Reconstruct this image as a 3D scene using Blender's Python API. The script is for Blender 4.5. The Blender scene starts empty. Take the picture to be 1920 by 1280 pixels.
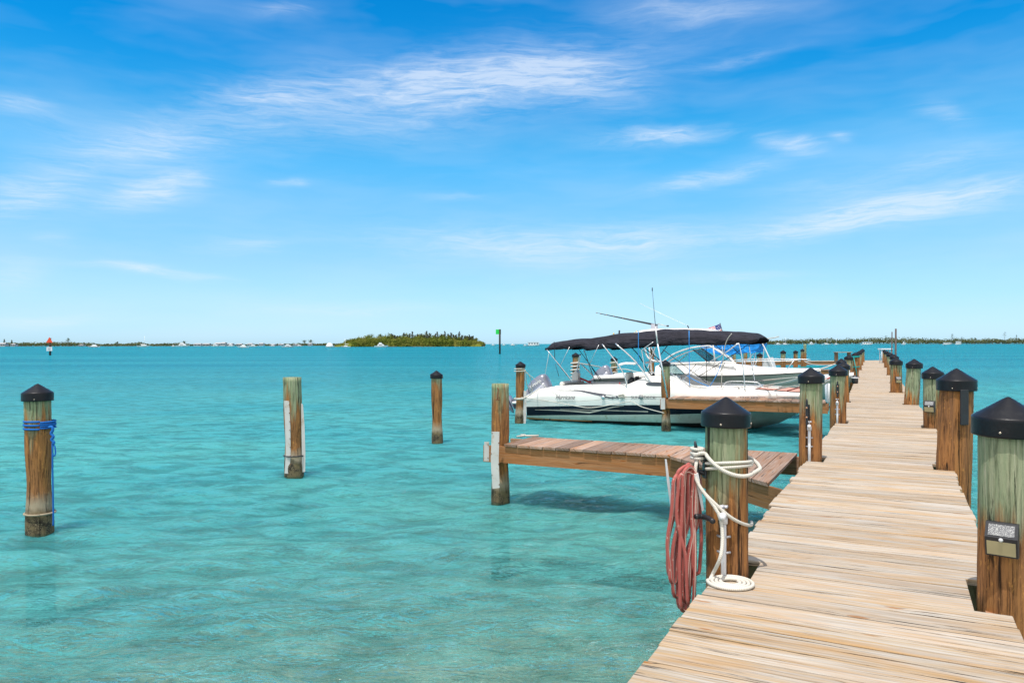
import bpy, bmesh, math, random
import numpy as np
from mathutils import Vector, Matrix
random.seed(7); np.random.seed(7)
PI = math.pi
C = bpy.context.scene.collection
scene = bpy.context.scene

# ------------------------------------------------------------------ camera
FPX, CX, HY, ROLL, HC, DZ = 1410.0, 960.0, 644.6, 0.0021, 2.35, 0.90
cam_d = bpy.data.cameras.new('camera'); cam = bpy.data.objects.new('camera', cam_d); C.objects.link(cam)
cam.location = (0, 0, HC); cam.rotation_euler = (PI / 2, ROLL, 0)
cam_d.sensor_width = 36; cam_d.lens = 36 * FPX / 1920; cam_d.shift_y = (HY - 640) / 1920
cam_d.clip_start = 0.05; cam_d.clip_end = 60000
scene.camera = cam

def uv_of(px, py):
    u, v = px - CX, py - HY
    return (u - ROLL * v) / FPX, (v + ROLL * u) / FPX
def P(px, py, z=0.0):
    u, v = uv_of(px, py); D = (HC - z) / v
    return Vector((u * D, D, z))
def PD(px, py, D):
    u, v = uv_of(px, py)
    return Vector((u * D, D, HC - v * D))

# ------------------------------------------------------------------ render settings
scene.view_settings.view_transform = 'Standard'; scene.view_settings.look = 'None'
EXPO = 0.35
scene.view_settings.exposure = EXPO; scene.view_settings.gamma = 1.0
scene.render.engine = 'CYCLES'
cy = scene.cycles
cy.max_bounces = 8; cy.transparent_max_bounces = 16; cy.diffuse_bounces = 3; cy.glossy_bounces = 3
cy.caustics_reflective = False; cy.caustics_refractive = False; cy.sample_clamp_indirect = 4
cy.use_denoising = True; cy.denoising_prefilter = 'NONE'; cy.sample_clamp_direct = 5

# ------------------------------------------------------------------ sun
SUN = Vector((-0.458 * .29, -0.889 * .29, 0.957)).normalized()
sun_d = bpy.data.lights.new('sun', 'SUN'); sun = bpy.data.objects.new('sun', sun_d); C.objects.link(sun)
sun_d.energy = 3.3; sun_d.angle = math.radians(0.53); sun_d.color = (1, .96, .9)
sun.rotation_euler = SUN.to_track_quat('Z', 'Y').to_euler()

# ------------------------------------------------------------------ node helpers
class NT:
    def __init__(s, tree): s.t = tree; s.n = tree.nodes; s.l = tree.links
    def new(s, typ, **kw):
        nd = s.n.new(typ)
        for k, v in kw.items(): setattr(nd, k, v)
        return nd
    def put(s, sock, val):
        if hasattr(val, 'is_output') or isinstance(val, bpy.types.NodeSocket): s.l.new(val, sock)
        elif val is not None:
            if hasattr(sock, 'default_value'):
                try: sock.default_value = val
                except Exception: sock.default_value = tuple(val) + (1,)
    def math(s, op, a, b=None, c=None, clamp=False):
        nd = s.new('ShaderNodeMath', operation=op, use_clamp=clamp)
        for i, q in enumerate((a, b, c)):
            if q is not None: s.put(nd.inputs[i], q)
        return nd.outputs[0]
    def vmath(s, op, a, b=None, sc=None):
        nd = s.new('ShaderNodeVectorMath', operation=op)
        s.put(nd.inputs[0], a)
        if b is not None: s.put(nd.inputs[1], b)
        if sc is not None: s.put(nd.inputs['Scale'], sc)
        return nd.outputs['Value'] if op in ('DOT_PRODUCT', 'LENGTH', 'DISTANCE') else nd.outputs[0]
    def mapping(s, v, loc=(0, 0, 0), rot=(0, 0, 0), scale=(1, 1, 1), typ='POINT'):
        nd = s.new('ShaderNodeMapping', vector_type=typ)
        s.put(nd.inputs['Vector'], v); nd.inputs['Location'].default_value = loc
        nd.inputs['Rotation'].default_value = rot; nd.inputs['Scale'].default_value = scale
        return nd.outputs[0]
    def noise(s, v, scale=1, detail=4, rough=.55, dist=0, color=False):
        nd = s.new('ShaderNodeTexNoise'); s.put(nd.inputs['Vector'], v)
        nd.inputs['Scale'].default_value = scale; nd.inputs['Detail'].default_value = detail
        nd.inputs['Roughness'].default_value = rough; nd.inputs['Distortion'].default_value = dist
        return nd.outputs['Color'] if color else nd.outputs['Fac']
    def voronoi(s, v, scale=1, feature='F1'):
        nd = s.new('ShaderNodeTexVoronoi', feature=feature); s.put(nd.inputs['Vector'], v)
        nd.inputs['Scale'].default_value = scale
        return nd.outputs['Distance']
    def ramp(s, f, stops, interp='LINEAR'):
        nd = s.new('ShaderNodeValToRGB'); s.put(nd.inputs[0], f)
        cr = nd.color_ramp; cr.interpolation = interp
        while len(cr.elements) < len(stops): cr.elements.new(0.5)
        for e, (p, c) in zip(cr.elements, stops):
            e.position = p; e.color = tuple(c) + (1,) if len(c) == 3 else c
        return nd.outputs[0]
    def rng(s, f, a, b, c=0, d=1):
        nd = s.new('ShaderNodeMapRange'); s.put(nd.inputs[0], f)
        for i, q in enumerate((a, b, c, d)): nd.inputs[i + 1].default_value = q
        return nd.outputs[0]
    def mix(s, f, a, b, mode='MIX'):
        nd = s.new('ShaderNodeMix', data_type='RGBA', blend_type=mode)
        s.put(nd.inputs[0], f); s.put(nd.inputs[6], a if not isinstance(a, tuple) else a + (1,) if len(a) == 3 else a)
        s.put(nd.inputs[7], b if not isinstance(b, tuple) else b + (1,) if len(b) == 3 else b)
        return nd.outputs[2]
    def bump(s, h, strength=.5, dist=.01, normal=None):
        nd = s.new('ShaderNodeBump'); s.put(nd.inputs['Height'], h)
        nd.inputs['Strength'].default_value = strength; nd.inputs['Distance'].default_value = dist
        if normal is not None: s.l.new(normal, nd.inputs['Normal'])
        return nd.outputs[0]

def mat_new(name):
    m = bpy.data.materials.new(name); m.use_nodes = True
    n = NT(m.node_tree); n.n.clear()
    out = n.new('ShaderNodeOutputMaterial')
    return m, n, out
def principled(n, out, color, rough=.6, metal=0, normal=None, spec=.5, coat=0, alpha=None):
    b = n.new('ShaderNodeBsdfPrincipled')
    n.put(b.inputs['Base Color'], color if not isinstance(color, tuple) else color + (1,))
    n.put(b.inputs['Roughness'], rough); b.inputs['Metallic'].default_value = metal
    b.inputs['Specular IOR Level'].default_value = spec; b.inputs['Coat Weight'].default_value = coat
    if normal is not None: n.l.new(normal, b.inputs['Normal'])
    n.l.new(b.outputs[0], out.inputs[0])
    return b
_simple = {}
def simple(name, col, rough=.5, metal=0, var=.12, scale=3, bump=0, coat=0, spec=.5, stain=None):
    """painted / plastic / metal surface with mottled wear"""
    if name in _simple: return _simple[name]
    m, n, out = mat_new(name)
    tc = n.new('ShaderNodeTexCoord').outputs['Object']
    f = n.noise(tc, scale, 5, .6)
    c = n.mix(n.rng(f, .3, .75), tuple(q * (1 + var) for q in col), tuple(q * (1 - var * 1.6) for q in col))
    if stain: c = n.mix(n.rng(n.noise(tc, scale * 2.3, 6, .7), .56, .74), c, stain)
    nm = n.bump(n.noise(tc, scale * 14, 3), bump, .004) if bump else None
    principled(n, out, c, n.rng(f, .3, .7, rough * .85, min(1, rough * 1.2)), metal, nm, spec, coat)
    _simple[name] = m
    return m

# ------------------------------------------------------------------ world: clear sky with cirrus
w = bpy.data.worlds.new('World'); scene.world = w; w.use_nodes = True
n = NT(w.node_tree); n.n.clear()
wo = n.new('ShaderNodeOutputWorld'); bg = n.new('ShaderNodeBackground'); n.l.new(bg.outputs[0], wo.inputs[0])
sky = n.new('ShaderNodeTexSky', sky_type='NISHITA'); sky.sun_disc = False
sky.sun_elevation = math.asin(SUN.z); sky.sun_rotation = math.atan2(SUN.x, SUN.y)
sky.air_density = 1.0; sky.dust_density = 0.3; sky.ozone_density = 2.0; sky.altitude = 0
SKY_STR = 0.10
tcw = n.new('ShaderNodeTexCoord').outputs['Generated']
sx = n.new('ShaderNodeSeparateXYZ'); n.l.new(tcw, sx.inputs[0])
az = n.math('ARCTAN2', sx.outputs[0], sx.outputs[1]); el = n.math('ARCSINE', sx.outputs[2])
# clear tropical air: per-elevation tint of the Nishita sky, unseen white fill added overhead and behind the viewer
EL = [(-2, .84, 1.36, 2.17), (.6, .84, 1.36, 2.17), (2.2, .85, 1.30, 1.82), (5.9, .88, 1.36, 1.60), (10, .66, 1.48, 1.75), (13, .44, 1.56, 1.92), (15, .235, 1.48, 1.90), (20.7, .03, 1.26, 1.92), (25, .02, 1.16, 1.86), (38, 3.4, 2.5, 1.9), (60, 3.6, 2.6, 1.8), (90, 2.2, 1.9, 1.5)]
tint = n.ramp(n.rng(el, math.radians(-2), math.radians(90)), [((e + 2) / 92, (r / 4, g / 4, b / 4)) for e, r, g, b in EL])
skycol = n.vmath('MULTIPLY', n.vmath('MULTIPLY', sky.outputs[0], tint), (4 * SKY_STR * 2 ** -EXPO,) * 3)
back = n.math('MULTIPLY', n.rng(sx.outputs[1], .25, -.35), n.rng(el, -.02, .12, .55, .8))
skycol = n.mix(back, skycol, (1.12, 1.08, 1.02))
cb = n.new('ShaderNodeCombineXYZ'); n.l.new(az, cb.inputs[0]); n.l.new(el, cb.inputs[1])
ae = cb.outputs[0]
warp = n.noise(n.mapping(ae, scale=(5, 12, 1)), 1, 3, .6, color=True)
aew = n.vmath('ADD', ae, n.vmath('MULTIPLY', n.vmath('SUBTRACT', warp, (.5, .5, .5)), (.09, .035, 0)))
fil1 = n.noise(n.mapping(aew, rot=(0, 0, .12), scale=(13, 120, 1)), 1, 8, .66, .5)
fil2 = n.noise(n.mapping(aew, rot=(0, 0, -.22), scale=(16, 105, 1)), 1, 8, .68, .4)
fil = n.math('MAXIMUM', n.rng(fil1, .40, .66), n.math('MULTIPLY', n.rng(fil2, .44, .70), .9))
tot = None
def ang(px, py):
    u, v = uv_of(px, py)
    return math.atan(u), math.atan(-v / math.sqrt(1 + u * u))
for (x0, y0, x1, y1, wd, st) in [
        (330, 230, 1290, 75, 54, .66), (560, 150, 1200, 130, 36, .8), (1120, 18, 1480, 10, 20, .45), (440, 12, 600, 8, 12, .4),
        (380, 190, 640, 165, 28, .65), (60, 300, 440, 235, 36, .75), (-60, 380, 190, 350, 34, .85), (190, 382, 400, 325, 26, .95),
        (-60, 190, 120, 215, 18, .5), (930, 115, 1230, 190, 42, .5), (1090, 262, 1400, 238, 13, .95), (1270, 130, 1500, 85, 8, .35),
        (1190, 360, 1480, 295, 14, .75), (1430, 258, 1560, 280, 13, .85), (1550, 255, 1600, 262, 7, .6),
        (1370, 442, 2000, 338, 22, 1.5), (1600, 330, 1960, 275, 22, .35), (1020, 455, 1400, 432, 28, .55), (630, 440, 1330, 470, 34, .65),
        (120, 495, 420, 522, 7, .95), (-60, 515, 90, 505, 22, .45), (350, 470, 560, 455, 14, .4), (500, 345, 610, 338, 6, .6),
        (-50, 598, 220, 590, 9, .5), (420, 575, 900, 580, 12, .4), (1250, 528, 1520, 512, 8, .45), (60, 455, 160, 452, 10, .3),
        (1690, 190, 1830, 235, 16, .35), (760, 372, 930, 378, 7, .3), (1380, 345, 1780, 360, 26, .25)]:
    a0, e0 = ang(x0, y0); a1, e1 = ang(x1, y1)
    L = math.hypot(a1 - a0, e1 - e0) / 2; W = wd / FPX
    q = n.mapping(aew, ((a0 + a1) / 2, (e0 + e1) / 2, 0), (0, 0, math.atan2(e1 - e0, a1 - a0)), (L * .75, W, 1), 'TEXTURE')
    g = n.math('MULTIPLY', n.math('EXPONENT', n.math('MULTIPLY', n.vmath('DOT_PRODUCT', q, q), -1.0)), st)
    tot = g if tot is None else n.math('ADD', tot, g)
fine = n.rng(fil, 0, 1, .30, 1.0)
cl = n.math('MULTIPLY', n.math('MINIMUM', tot, 1.15), fine)
amb = n.math('MULTIPLY', n.rng(n.noise(n.mapping(aew, scale=(3, 14, 1)), 1, 4), .42, .8), .26)
low = n.math('MULTIPLY', n.rng(el, .02, .30, 1, .0), .10)
cl = n.math('MINIMUM', n.math('ADD', n.math('ADD', cl, amb), low), .9)
cl = n.math('MULTIPLY', cl, n.rng(el, -.01, .01))
cl = n.math('MULTIPLY', cl, .74)
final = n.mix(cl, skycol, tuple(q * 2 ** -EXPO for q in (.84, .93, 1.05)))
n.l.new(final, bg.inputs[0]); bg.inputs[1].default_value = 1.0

# ------------------------------------------------------------------ object helpers
def link(name, me, mats=None, parent=None, smooth=False):
    o = bpy.data.objects.new(name, me); C.objects.link(o)
    if mats:
        for m in (mats if isinstance(mats, (list, tuple)) else [mats]): me.materials.append(m)
    if parent: o.parent = parent
    if smooth:
        for p in me.polygons: p.use_smooth = True
    return o
def tag(o, label=None, cat=None, group=None, kind=None):
    if label: o['label'] = label
    if cat: o['category'] = cat
    if group: o['group'] = group
    if kind: o['kind'] = kind
    return o
def empty(name, loc, rz=0, label=None, cat=None, group=None):
    o = bpy.data.objects.new(name, None); C.objects.link(o); o.location = loc; o.rotation_euler = (0, 0, rz)
    o.empty_display_size = .2
    return tag(o, label, cat, group)
class MB:
    """collects shapes into one mesh"""
    def __init__(s): s.v = []; s.f = []; s.mi = []; s.uv = []; s.rnd = []; s.sm = []
    def add(s, vs, fs, mi=0, uvs=None, rnd=0, smooth=False):
        b = len(s.v); s.v += [tuple(q) for q in vs]
        for k, f in enumerate(fs):
            s.f.append([b + i for i in f]); s.mi.append(mi); s.rnd.append(rnd); s.sm.append(smooth)
            s.uv.append(uvs[k] if uvs else [(0, 0)] * len(f))
        return s
    def box(s, c, ax, ay, az, L, Wd, T, mi=0, rnd=0, uo=0, vo=0, bev=0):
        """c centre; ax length axis; u runs along length"""
        c, ax, ay, az = Vector(c), Vector(ax), Vector(ay), Vector(az)
        P8 = []
        if bev <= 0:
            for i in (-1, 1):
                for j in (-1, 1):
                    for k in (-1, 1): P8.append(c + ax * (i * L / 2) + ay * (j * Wd / 2) + az * (k * T / 2))
            F = [(1, 5, 7, 3), (0, 2, 6, 4), (0, 4, 5, 1), (2, 3, 7, 6), (0, 1, 3, 2), (4, 6, 7, 5)]
            V = P8; s_ = False
        else:
            # octagonal section along the length axis with chamfered ends
            V = []; F = []
            ring = [(-1, -1 , 1, 0), (-1, -1, 0, 1)]
            sec = []
            for (j, k) in ((-1, -1), (1, -1), (1, 1), (-1, 1)):
                a = (j * (Wd / 2 - bev), k * T / 2); b = (j * Wd / 2, k * (T / 2 - bev))
                sec += [a, b] if (j, k) in ((1, -1), (-1, 1)) else [b, a]
            for i, (xx, sh) in enumerate(((-L / 2, bev), (-L / 2 + bev, 0), (L / 2 - bev, 0), (L / 2, bev))):
                for (y, z) in sec:
                    yy = y - math.copysign(sh, y) if sh else y; zz = z - math.copysign(sh, z) if sh else z
                    V.append(c + ax * xx + ay * yy + az * zz)
            for i in range(3):
                for q in range(8): F.append((i * 8 + q, i * 8 + (q + 1) % 8, (i + 1) * 8 + (q + 1) % 8, (i + 1) * 8 + q))
            F.append(tuple(range(7, -1, -1))); F.append(tuple(range(24, 32)))
        uvs = []
        for f in F:
            row = []
            for i in f:
                d = Vector(V[i]) - c
                row.append((d.dot(ax) + uo, d.dot(ay) + d.dot(az) + vo))
            uvs.append(row)
        return s.add(V, F, mi, uvs, rnd)
    def tube(s, pts, r, k=8, mi=0, closed=False, smooth=True, cap=True):
        pts = [Vector(p) for p in pts]; N = len(pts); V = []; F = []; U = []
        rr = r if isinstance(r, (list, tuple)) else [r] * N
        T = []
        for i in range(N):
            if closed: t = pts[(i + 1) % N] - pts[i - 1]
            else: t = pts[min(i + 1, N - 1)] - pts[max(i - 1, 0)]
            T.append(t.normalized() if t.length > 1e-9 else Vector((0, 0, 1)))
        nrm = T[0].orthogonal().normalized(); dist = 0; ds = []
        for i in range(N):
            nrm = (nrm - T[i] * nrm.dot(T[i]))
            nrm = nrm.normalized() if nrm.length > 1e-6 else T[i].orthogonal().normalized()
            bn = T[i].cross(nrm)
            for q in range(k):
                a = 2 * PI * q / k
                V.append(pts[i] + (nrm * math.cos(a) + bn * math.sin(a)) * rr[i])
            if i: dist += (pts[i] - pts[i - 1]).length
            ds.append(dist)
        M = N if closed else N - 1
        for i in range(M):
            j = (i + 1) % N
            for q in range(k):
                q2 = (q + 1) % k
                F.append((i * k + q, i * k + q2, j * k + q2, j * k + q))
                d1 = ds[j] if j else dist + .1
                U.append([(ds[i], q / k), (ds[i], (q + 1) / k), (d1, (q + 1) / k), (d1, q / k)])
        if cap and not closed:
            F.append(tuple(range(k - 1, -1, -1))); U.append([(0, 0)] * k)
            F.append(tuple((N - 1) * k + q for q in range(k))); U.append([(0, 0)] * k)
        return s.add(V, F, mi, U, 0, smooth)
    def lathe(s, prof, c=(0, 0, 0), k=24, mi=0, smooth=True, jit=0, axis=None):
        c = Vector(c); V = []; F = []
        R = Matrix.Identity(3) if axis is None else Vector(axis).to_track_quat('Z', 'Y').to_matrix()
        for (r, z) in prof:
            for q in range(k):
                a = 2 * PI * q / k; rj = r * (1 + random.uniform(-jit, jit))
                V.append(c + R @ Vector((rj * math.cos(a), rj * math.sin(a), z)))
        for i in range(len(prof) - 1):
            for q in range(k): F.append((i * k + q, i * k + (q + 1) % k, (i + 1) * k + (q + 1) % k, (i + 1) * k + q))
        F.append(tuple(range(k - 1, -1, -1))); F.append(tuple((len(prof) - 1) * k + q for q in range(k)))
        return s.add(V, F, mi, None, 0, smooth)
    def prism(s, poly, off, mi=0, smooth=False):
        """poly: list of 3D points, extruded by vector off"""
        N = len(poly); V = [Vector(p) for p in poly]; V += [p + Vector(off) for p in V[:N]]
        F = [tuple(range(N - 1, -1, -1)), tuple(range(N, 2 * N))] + [(i, (i + 1) % N, N + (i + 1) % N, N + i) for i in range(N)]
        return s.add(V, F, mi, None, 0, smooth)
    def loft(s, secs, mi=0, closed=False, caps=True, smooth=True, mis=None):
        k = len(secs[0]); V = [p for sc in secs for p in sc]; F = []; base = len(s.f)
        K = k if closed else k - 1
        for i in range(len(secs) - 1):
            for q in range(K):
                F.append((i * k + q, (i + 1) * k + q, (i + 1) * k + (q + 1) % k, i * k + (q + 1) % k))
        if caps and closed:
            F.append(tuple(range(k))); F.append(tuple((len(secs) - 1) * k + q for q in range(k - 1, -1, -1)))
        s.add(V, F, mi, None, 0, smooth)
        if mis:
            c = 0
            for i in range(len(secs) - 1):
                for q in range(K): s.mi[base + c] = mis[q]; c += 1
        return s
    def quad(s, a, b, c, d, mi=0): return s.add([a, b, c, d], [(0, 1, 2, 3)], mi)
    def build(s, name, mats, parent=None, fix=True):
        me = bpy.data.meshes.new(name); me.from_pydata(s.v, [], s.f)
        me.polygons.foreach_set('material_index', s.mi); me.polygons.foreach_set('use_smooth', s.sm)
        ul = me.uv_layers.new(name='UVMap')
        flat = [c for f in s.uv for p in f for c in p]
        ul.data.foreach_set('uv', flat)
        at = me.attributes.new('rnd', 'FLOAT', 'FACE'); at.data.foreach_set('value', s.rnd)
        if fix:
            bm = bmesh.new(); bm.from_mesh(me); bmesh.ops.recalc_face_normals(bm, faces=bm.faces); bm.to_mesh(me); bm.free()
        me.update()
        return link(name, me, mats, parent)
def smoothpts(pts, n=6):
    pts = [Vector(p) for p in pts]; out = []
    for i in range(len(pts) - 1):
        p0 = pts[max(i - 1, 0)]; p1 = pts[i]; p2 = pts[i + 1]; p3 = pts[min(i + 2, len(pts) - 1)]
        for k in range(n):
            t = k / n
            out.append(.5 * ((2 * p1) + (p2 - p0) * t + (2 * p0 - 5 * p1 + 4 * p2 - p3) * t * t + (3 * p1 - p0 - 3 * p2 + p3) * t ** 3))
    out.append(pts[-1]); return out
X_, Y_, Z_ = Vector((1, 0, 0)), Vector((0, 1, 0)), Vector((0, 0, 1))

# ------------------------------------------------------------------ wood materials
def wood(name, light, tan, dark, warm=.5, crack=.5, bumps=.5, knots=True, rough=.85, vlo=.86, vhi=1.09):
    m, n, out = mat_new(name)
    uvn = n.new('ShaderNodeUVMap').outputs[0]
    rnd = n.new('ShaderNodeAttribute', attribute_name='rnd').outputs['Fac']
    base = n.vmath('ADD', uvn, n.vmath('SCALE', (3.1, 7.7, 0), None, rnd))
    wv = n.noise(n.mapping(base, scale=(1.6, 5, 1)), 1, 2, .5, color=True)
    wob = n.vmath('MULTIPLY', n.vmath('SUBTRACT', wv, (.5, .5, .5)), (.0, .035, 0))
    kd = n.voronoi(n.mapping(base, scale=(1.5, 6.5, 1)), 1)
    kn = n.rng(kd, .02, .30, 1, 0)
    v = n.vmath('ADD', base, wob)
    v = n.vmath('ADD', v, n.vmath('MULTIPLY', (0, .03, 0), n.vmath('SCALE', (1, 1, 1), None, n.math('MULTIPLY', kn, kn)))) if knots else v
    g1 = n.noise(n.mapping(v, scale=(1.1, 44, 1)), 1, 5, .62)
    g2 = n.noise(n.mapping(v, scale=(1.6, 75, 1)), 1, 6, .7)
    g3 = n.noise(n.mapping(v, loc=(3, 9, 0), scale=(1.0, 34, 1)), 1, 6, .68)
    pt = n.noise(n.mapping(base, loc=(5, 2, 0), scale=(1.4, 9, 1)), 1, 4, .6)
    c = n.mix(n.rng(g1, .38, .66), light, tan)
    c = n.mix(n.math('MULTIPLY', n.rng(pt, .42, .68), warm), c, tuple(q for q in (tan[0] * 1.05, tan[1] * .86, tan[2] * .62)))
    c = n.mix(n.rng(g2, .46, .72, 0, .55), c, dark)
    gg = n.noise(n.mapping(base, loc=(1, 5, 0), scale=(.9, 14, 1)), 1, 5, .6)
    c = n.mix(n.rng(gg, .52, .75, 0, .55), c, tuple(.62 * q for q in (light[0] * .93, light[1] * .96, light[2])))
    ck = n.rng(g3, .595, .64)
    c = n.mix(n.math('MULTIPLY', ck, crack), c, tuple(q * .3 for q in dark))
    c4 = n.noise(n.mapping(v, loc=(8, 4, 0), scale=(1.5, 95, 1)), 1, 4, .6)
    c = n.mix(n.rng(c4, .62, .68, 0, .7), c, tuple(q * .6 for q in dark))
    if knots:
        kk = n.rng(kd, .06, .10, 1, 0)
        c = n.mix(n.math('MULTIPLY', kk, .85), c, (tan[0] * .75, tan[1] * .45, tan[2] * .22))
    hsn = n.new('ShaderNodeHueSaturation'); n.l.new(c, hsn.inputs['Color'])
    n.l.new(n.rng(rnd, 0, 1, vlo, vhi), hsn.inputs['Value'])
    n.l.new(n.rng(n.math('FRACT', n.math('MULTIPLY', rnd, 7.3)), 0, 1, .88, 1.12), hsn.inputs['Saturation'])
    h = n.math('SUBTRACT', n.math('MULTIPLY', g2, .6), n.math('MULTIPLY', ck, 1.2))
    principled(n, out, hsn.outputs[0], rough, 0, n.bump(h, bumps, .006), .25)
    return m
M_deck = wood('weathered_decking', (.49, .46, .42), (.43, .31, .185), (.085, .055, .035), .7, 1.0)
M_fdeck = wood('brown_decking', (.40, .315, .27), (.34, .185, .105), (.065, .04, .03), .5, 1.0, vlo=.62, vhi=1.22)
M_fascia = wood('joist_wood', (.44, .245, .14), (.36, .165, .075), (.11, .045, .025), .4, .6)
M_fascia_d = wood('old_joist_wood', (.30, .17, .09), (.25, .12, .045), (.05, .03, .02), .4, .9)

# ------------------------------------------------------------------ pile material
def pile_mat():
    m, n, out = mat_new('pile_wood')
    tc = n.new('ShaderNodeTexCoord').outputs['Object']
    oi = n.new('ShaderNodeObjectInfo')
    rv = n.vmath('SCALE', (13, 17, 0), None, oi.outputs['Random'])
    p = n.vmath('ADD', tc, rv)
    sp = n.new('ShaderNodeSeparateXYZ'); n.l.new(tc, sp.inputs[0]); z = sp.outputs[2]
    sc = n.new('ShaderNodeSeparateColor'); n.l.new(oi.outputs['Color'], sc.inputs[0])
    thr, wet = sc.outputs[0], sc.outputs[1]          # height of green/brown change (x3 m), tide-mark height
    st = n.noise(n.mapping(p, scale=(14, 14, .9)), 1, 5, .62)
    big = n.noise(n.mapping(p, loc=(4, 4, 0), scale=(4.5, 4.5, .7)), 1, 3, .5)
    fine = n.noise(n.mapping(p, scale=(60, 60, 3.2)), 1, 5, .65)
    crk = n.noise(n.mapping(p, loc=(7, 1, 3), scale=(26, 26, .9)), 1, 5, .68, .3)
    dz = n.math('SUBTRACT', z, n.math('MULTIPLY', thr, 3.0))
    t = n.math('ADD', dz, n.math('MULTIPLY', n.math('SUBTRACT', big, .5), 1.7))
    t = n.math('ADD', t, n.math('MULTIPLY', n.math('SUBTRACT', st, .5), 1.3))
    t = n.rng(t, -.12, .16)
    green = n.mix(n.rng(st, .3, .7), (.15, .235, .12), (.38, .385, .25))
    green = n.mix(n.rng(fine, .48, .66, 0, .8), green, (.065, .085, .04))
    green = n.mix(n.rng(n.noise(n.mapping(p, loc=(2, 2, 9), scale=(40, 40, 2)), 1, 5, .7), .54, .68, 0, .7), green, (.48, .46, .33))
    brown = n.mix(n.rng(st, .3, .66), (.47, .205, .06), (.23, .11, .05))
    brown = n.mix(n.rng(fine, .47, .64, 0, .85), brown, (.075, .032, .014))
    brown = n.mix(n.rng(n.noise(n.mapping(p, scale=(30, 30, 14)), 1, 5, .7), .58, .7, 0, .7), brown, (.62, .29, .075))
    c = n.mix(t, brown, green)
    ck = n.rng(crk, .60, .65)
    c = n.mix(n.math('MULTIPLY', ck, .92), c, (.022, .014, .009))
    # tide zone: pale eroded band, then black crust with barnacle specks
    wz = n.math('SUBTRACT', z, wet); jag = n.math('MULTIPLY', n.math('SUBTRACT', n.noise(n.mapping(p, scale=(9, 9, 5)), 1, 4, .6), .5), .22)
    wz = n.math('ADD', wz, jag)
    pale = n.mix(fine, (.40, .33, .24), (.30, .24, .16))
    c = n.mix(n.rng(wz, .10, .26, 1, 0), c, pale)
    bar = n.voronoi(n.mapping(p, scale=(1, 1, 1)), 62)
    crust = n.mix(n.rng(bar, .22, .36, 1, 0), (.045, .036, .026), (.32, .26, .16))
    crust = n.mix(n.rng(n.noise(p, 9, 3), .42, .6), crust, (.17, .13, .07))
    c = n.mix(n.rng(wz, -.04, .06, 1, 0), c, crust)
    c = n.mix(n.rng(z, -.02, .03, 1, 0), c, (.05, .10, .06))
    h = n.math('ADD', n.math('SUBTRACT', n.math('MULTIPLY', fine, .8), n.math('MULTIPLY', ck, 1.4)), n.math('MULTIPLY', st, .8))
    principled(n, out, c, .85, 0, n.bump(h, 1.0, .016), .25)
    return m
M_pile = pile_mat()
M_cap = simple('cap_plastic', (.007, .007, .010), .36, 0, .3, 6, .25, spec=.32, stain=(.018, .018, .020))
M_screw = simple('screw', (.62, .52, .42), .35, .7)
M_black = simple('black_iron', (.02, .021, .026), .38, 0, .2, 8, .2)
M_bolt = simple('bolt_copper', (.55, .30, .18), .5, .5)
M_pvc = simple('pvc_white', (.68, .68, .70), .35, 0, .08, 6)
M_vinyl = simple('vinyl_strip', (.58, .56, .54), .5, 0, .08, 4, 0, stain=(.42, .25, .12))
M_rope = None
def rope_mat(name, c1, c2):
    m, n, out = mat_new(name)
    uvn = n.new('ShaderNodeUVMap').outputs[0]
    wv = n.new('ShaderNodeTexWave', wave_type='BANDS', bands_direction='DIAGONAL')
    n.l.new(n.mapping(uvn, scale=(60, 1.0, 1)), wv.inputs['Vector']); wv.inputs['Scale'].default_value = 1.0
    c = n.mix(wv.outputs['Fac'], c2, c1)
    principled(n, out, c, .8, 0, n.bump(wv.outputs['Fac'], .5, .002), .2)
    return m
M_rope = rope_mat('rope_white', (.66, .63, .57), (.52, .49, .43))
M_brope = rope_mat('rope_blue', (.02, .20, .62), (.008, .07, .30))
M_trope = rope_mat('rope_teal', (.02, .42, .40), (.01, .2, .2))
M_rrope = rope_mat('rope_red', (.55, .10, .08), (.3, .04, .04))

# ------------------------------------------------------------------ water
def make_axis(lo, hi, step, far, ratio):
    a = list(np.arange(lo, hi + 1e-6, step)); s = step; x = a[-1]
    while x < far: s *= ratio; x += s; a.append(x)
    s = step; x = a[0]; pre = []
    while x > -far: s *= ratio; x -= s; pre.append(x)
    return np.array(pre[::-1] + a)
xs = make_axis(-13, 21, .085, 25000, 1.12); ys = make_axis(2.4, 32, .085, 25000, 1.12)
ys = ys[ys > -600]
GX, GY = np.meshgrid(xs, ys)
Hh = np.zeros_like(GX)
for i in range(70):
    lam = .28 * (7.0 ** np.random.rand()); th = np.random.normal(math.radians(104), math.radians(26))
    k = 2 * PI / lam; amp = .0041 * lam ** .85
    ph = np.random.rand() * 6.28
    arg = k * (GX * math.cos(th) + GY * math.sin(th)) + ph + .7 * np.sin(GX * .5 + i) + .6 * np.sin(GY * .37 + 2 * i)
    Hh += amp * (np.sin(arg) + .38 * np.sin(2 * arg + 1.2))
fade = np.clip((GX + 13) / 2, 0, 1) * np.clip((21 - GX) / 3, 0, 1) * np.clip((32 - GY) / 20, 0, 1) * np.clip((GY - 2.2) / .5, 0, 1)
Hh *= fade
ny, nx = GX.shape
co = np.stack([GX, GY, Hh], -1).reshape(-1, 3).astype(np.float32)
idx = np.arange(ny * nx).reshape(ny, nx)
q = np.stack([idx[:-1, :-1], idx[:-1, 1:], idx[1:, 1:], idx[1:, :-1]], -1).reshape(-1, 4).astype(np.int32)
me = bpy.data.meshes.new('water'); me.vertices.add(len(co)); me.vertices.foreach_set('co', co.ravel())
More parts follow.
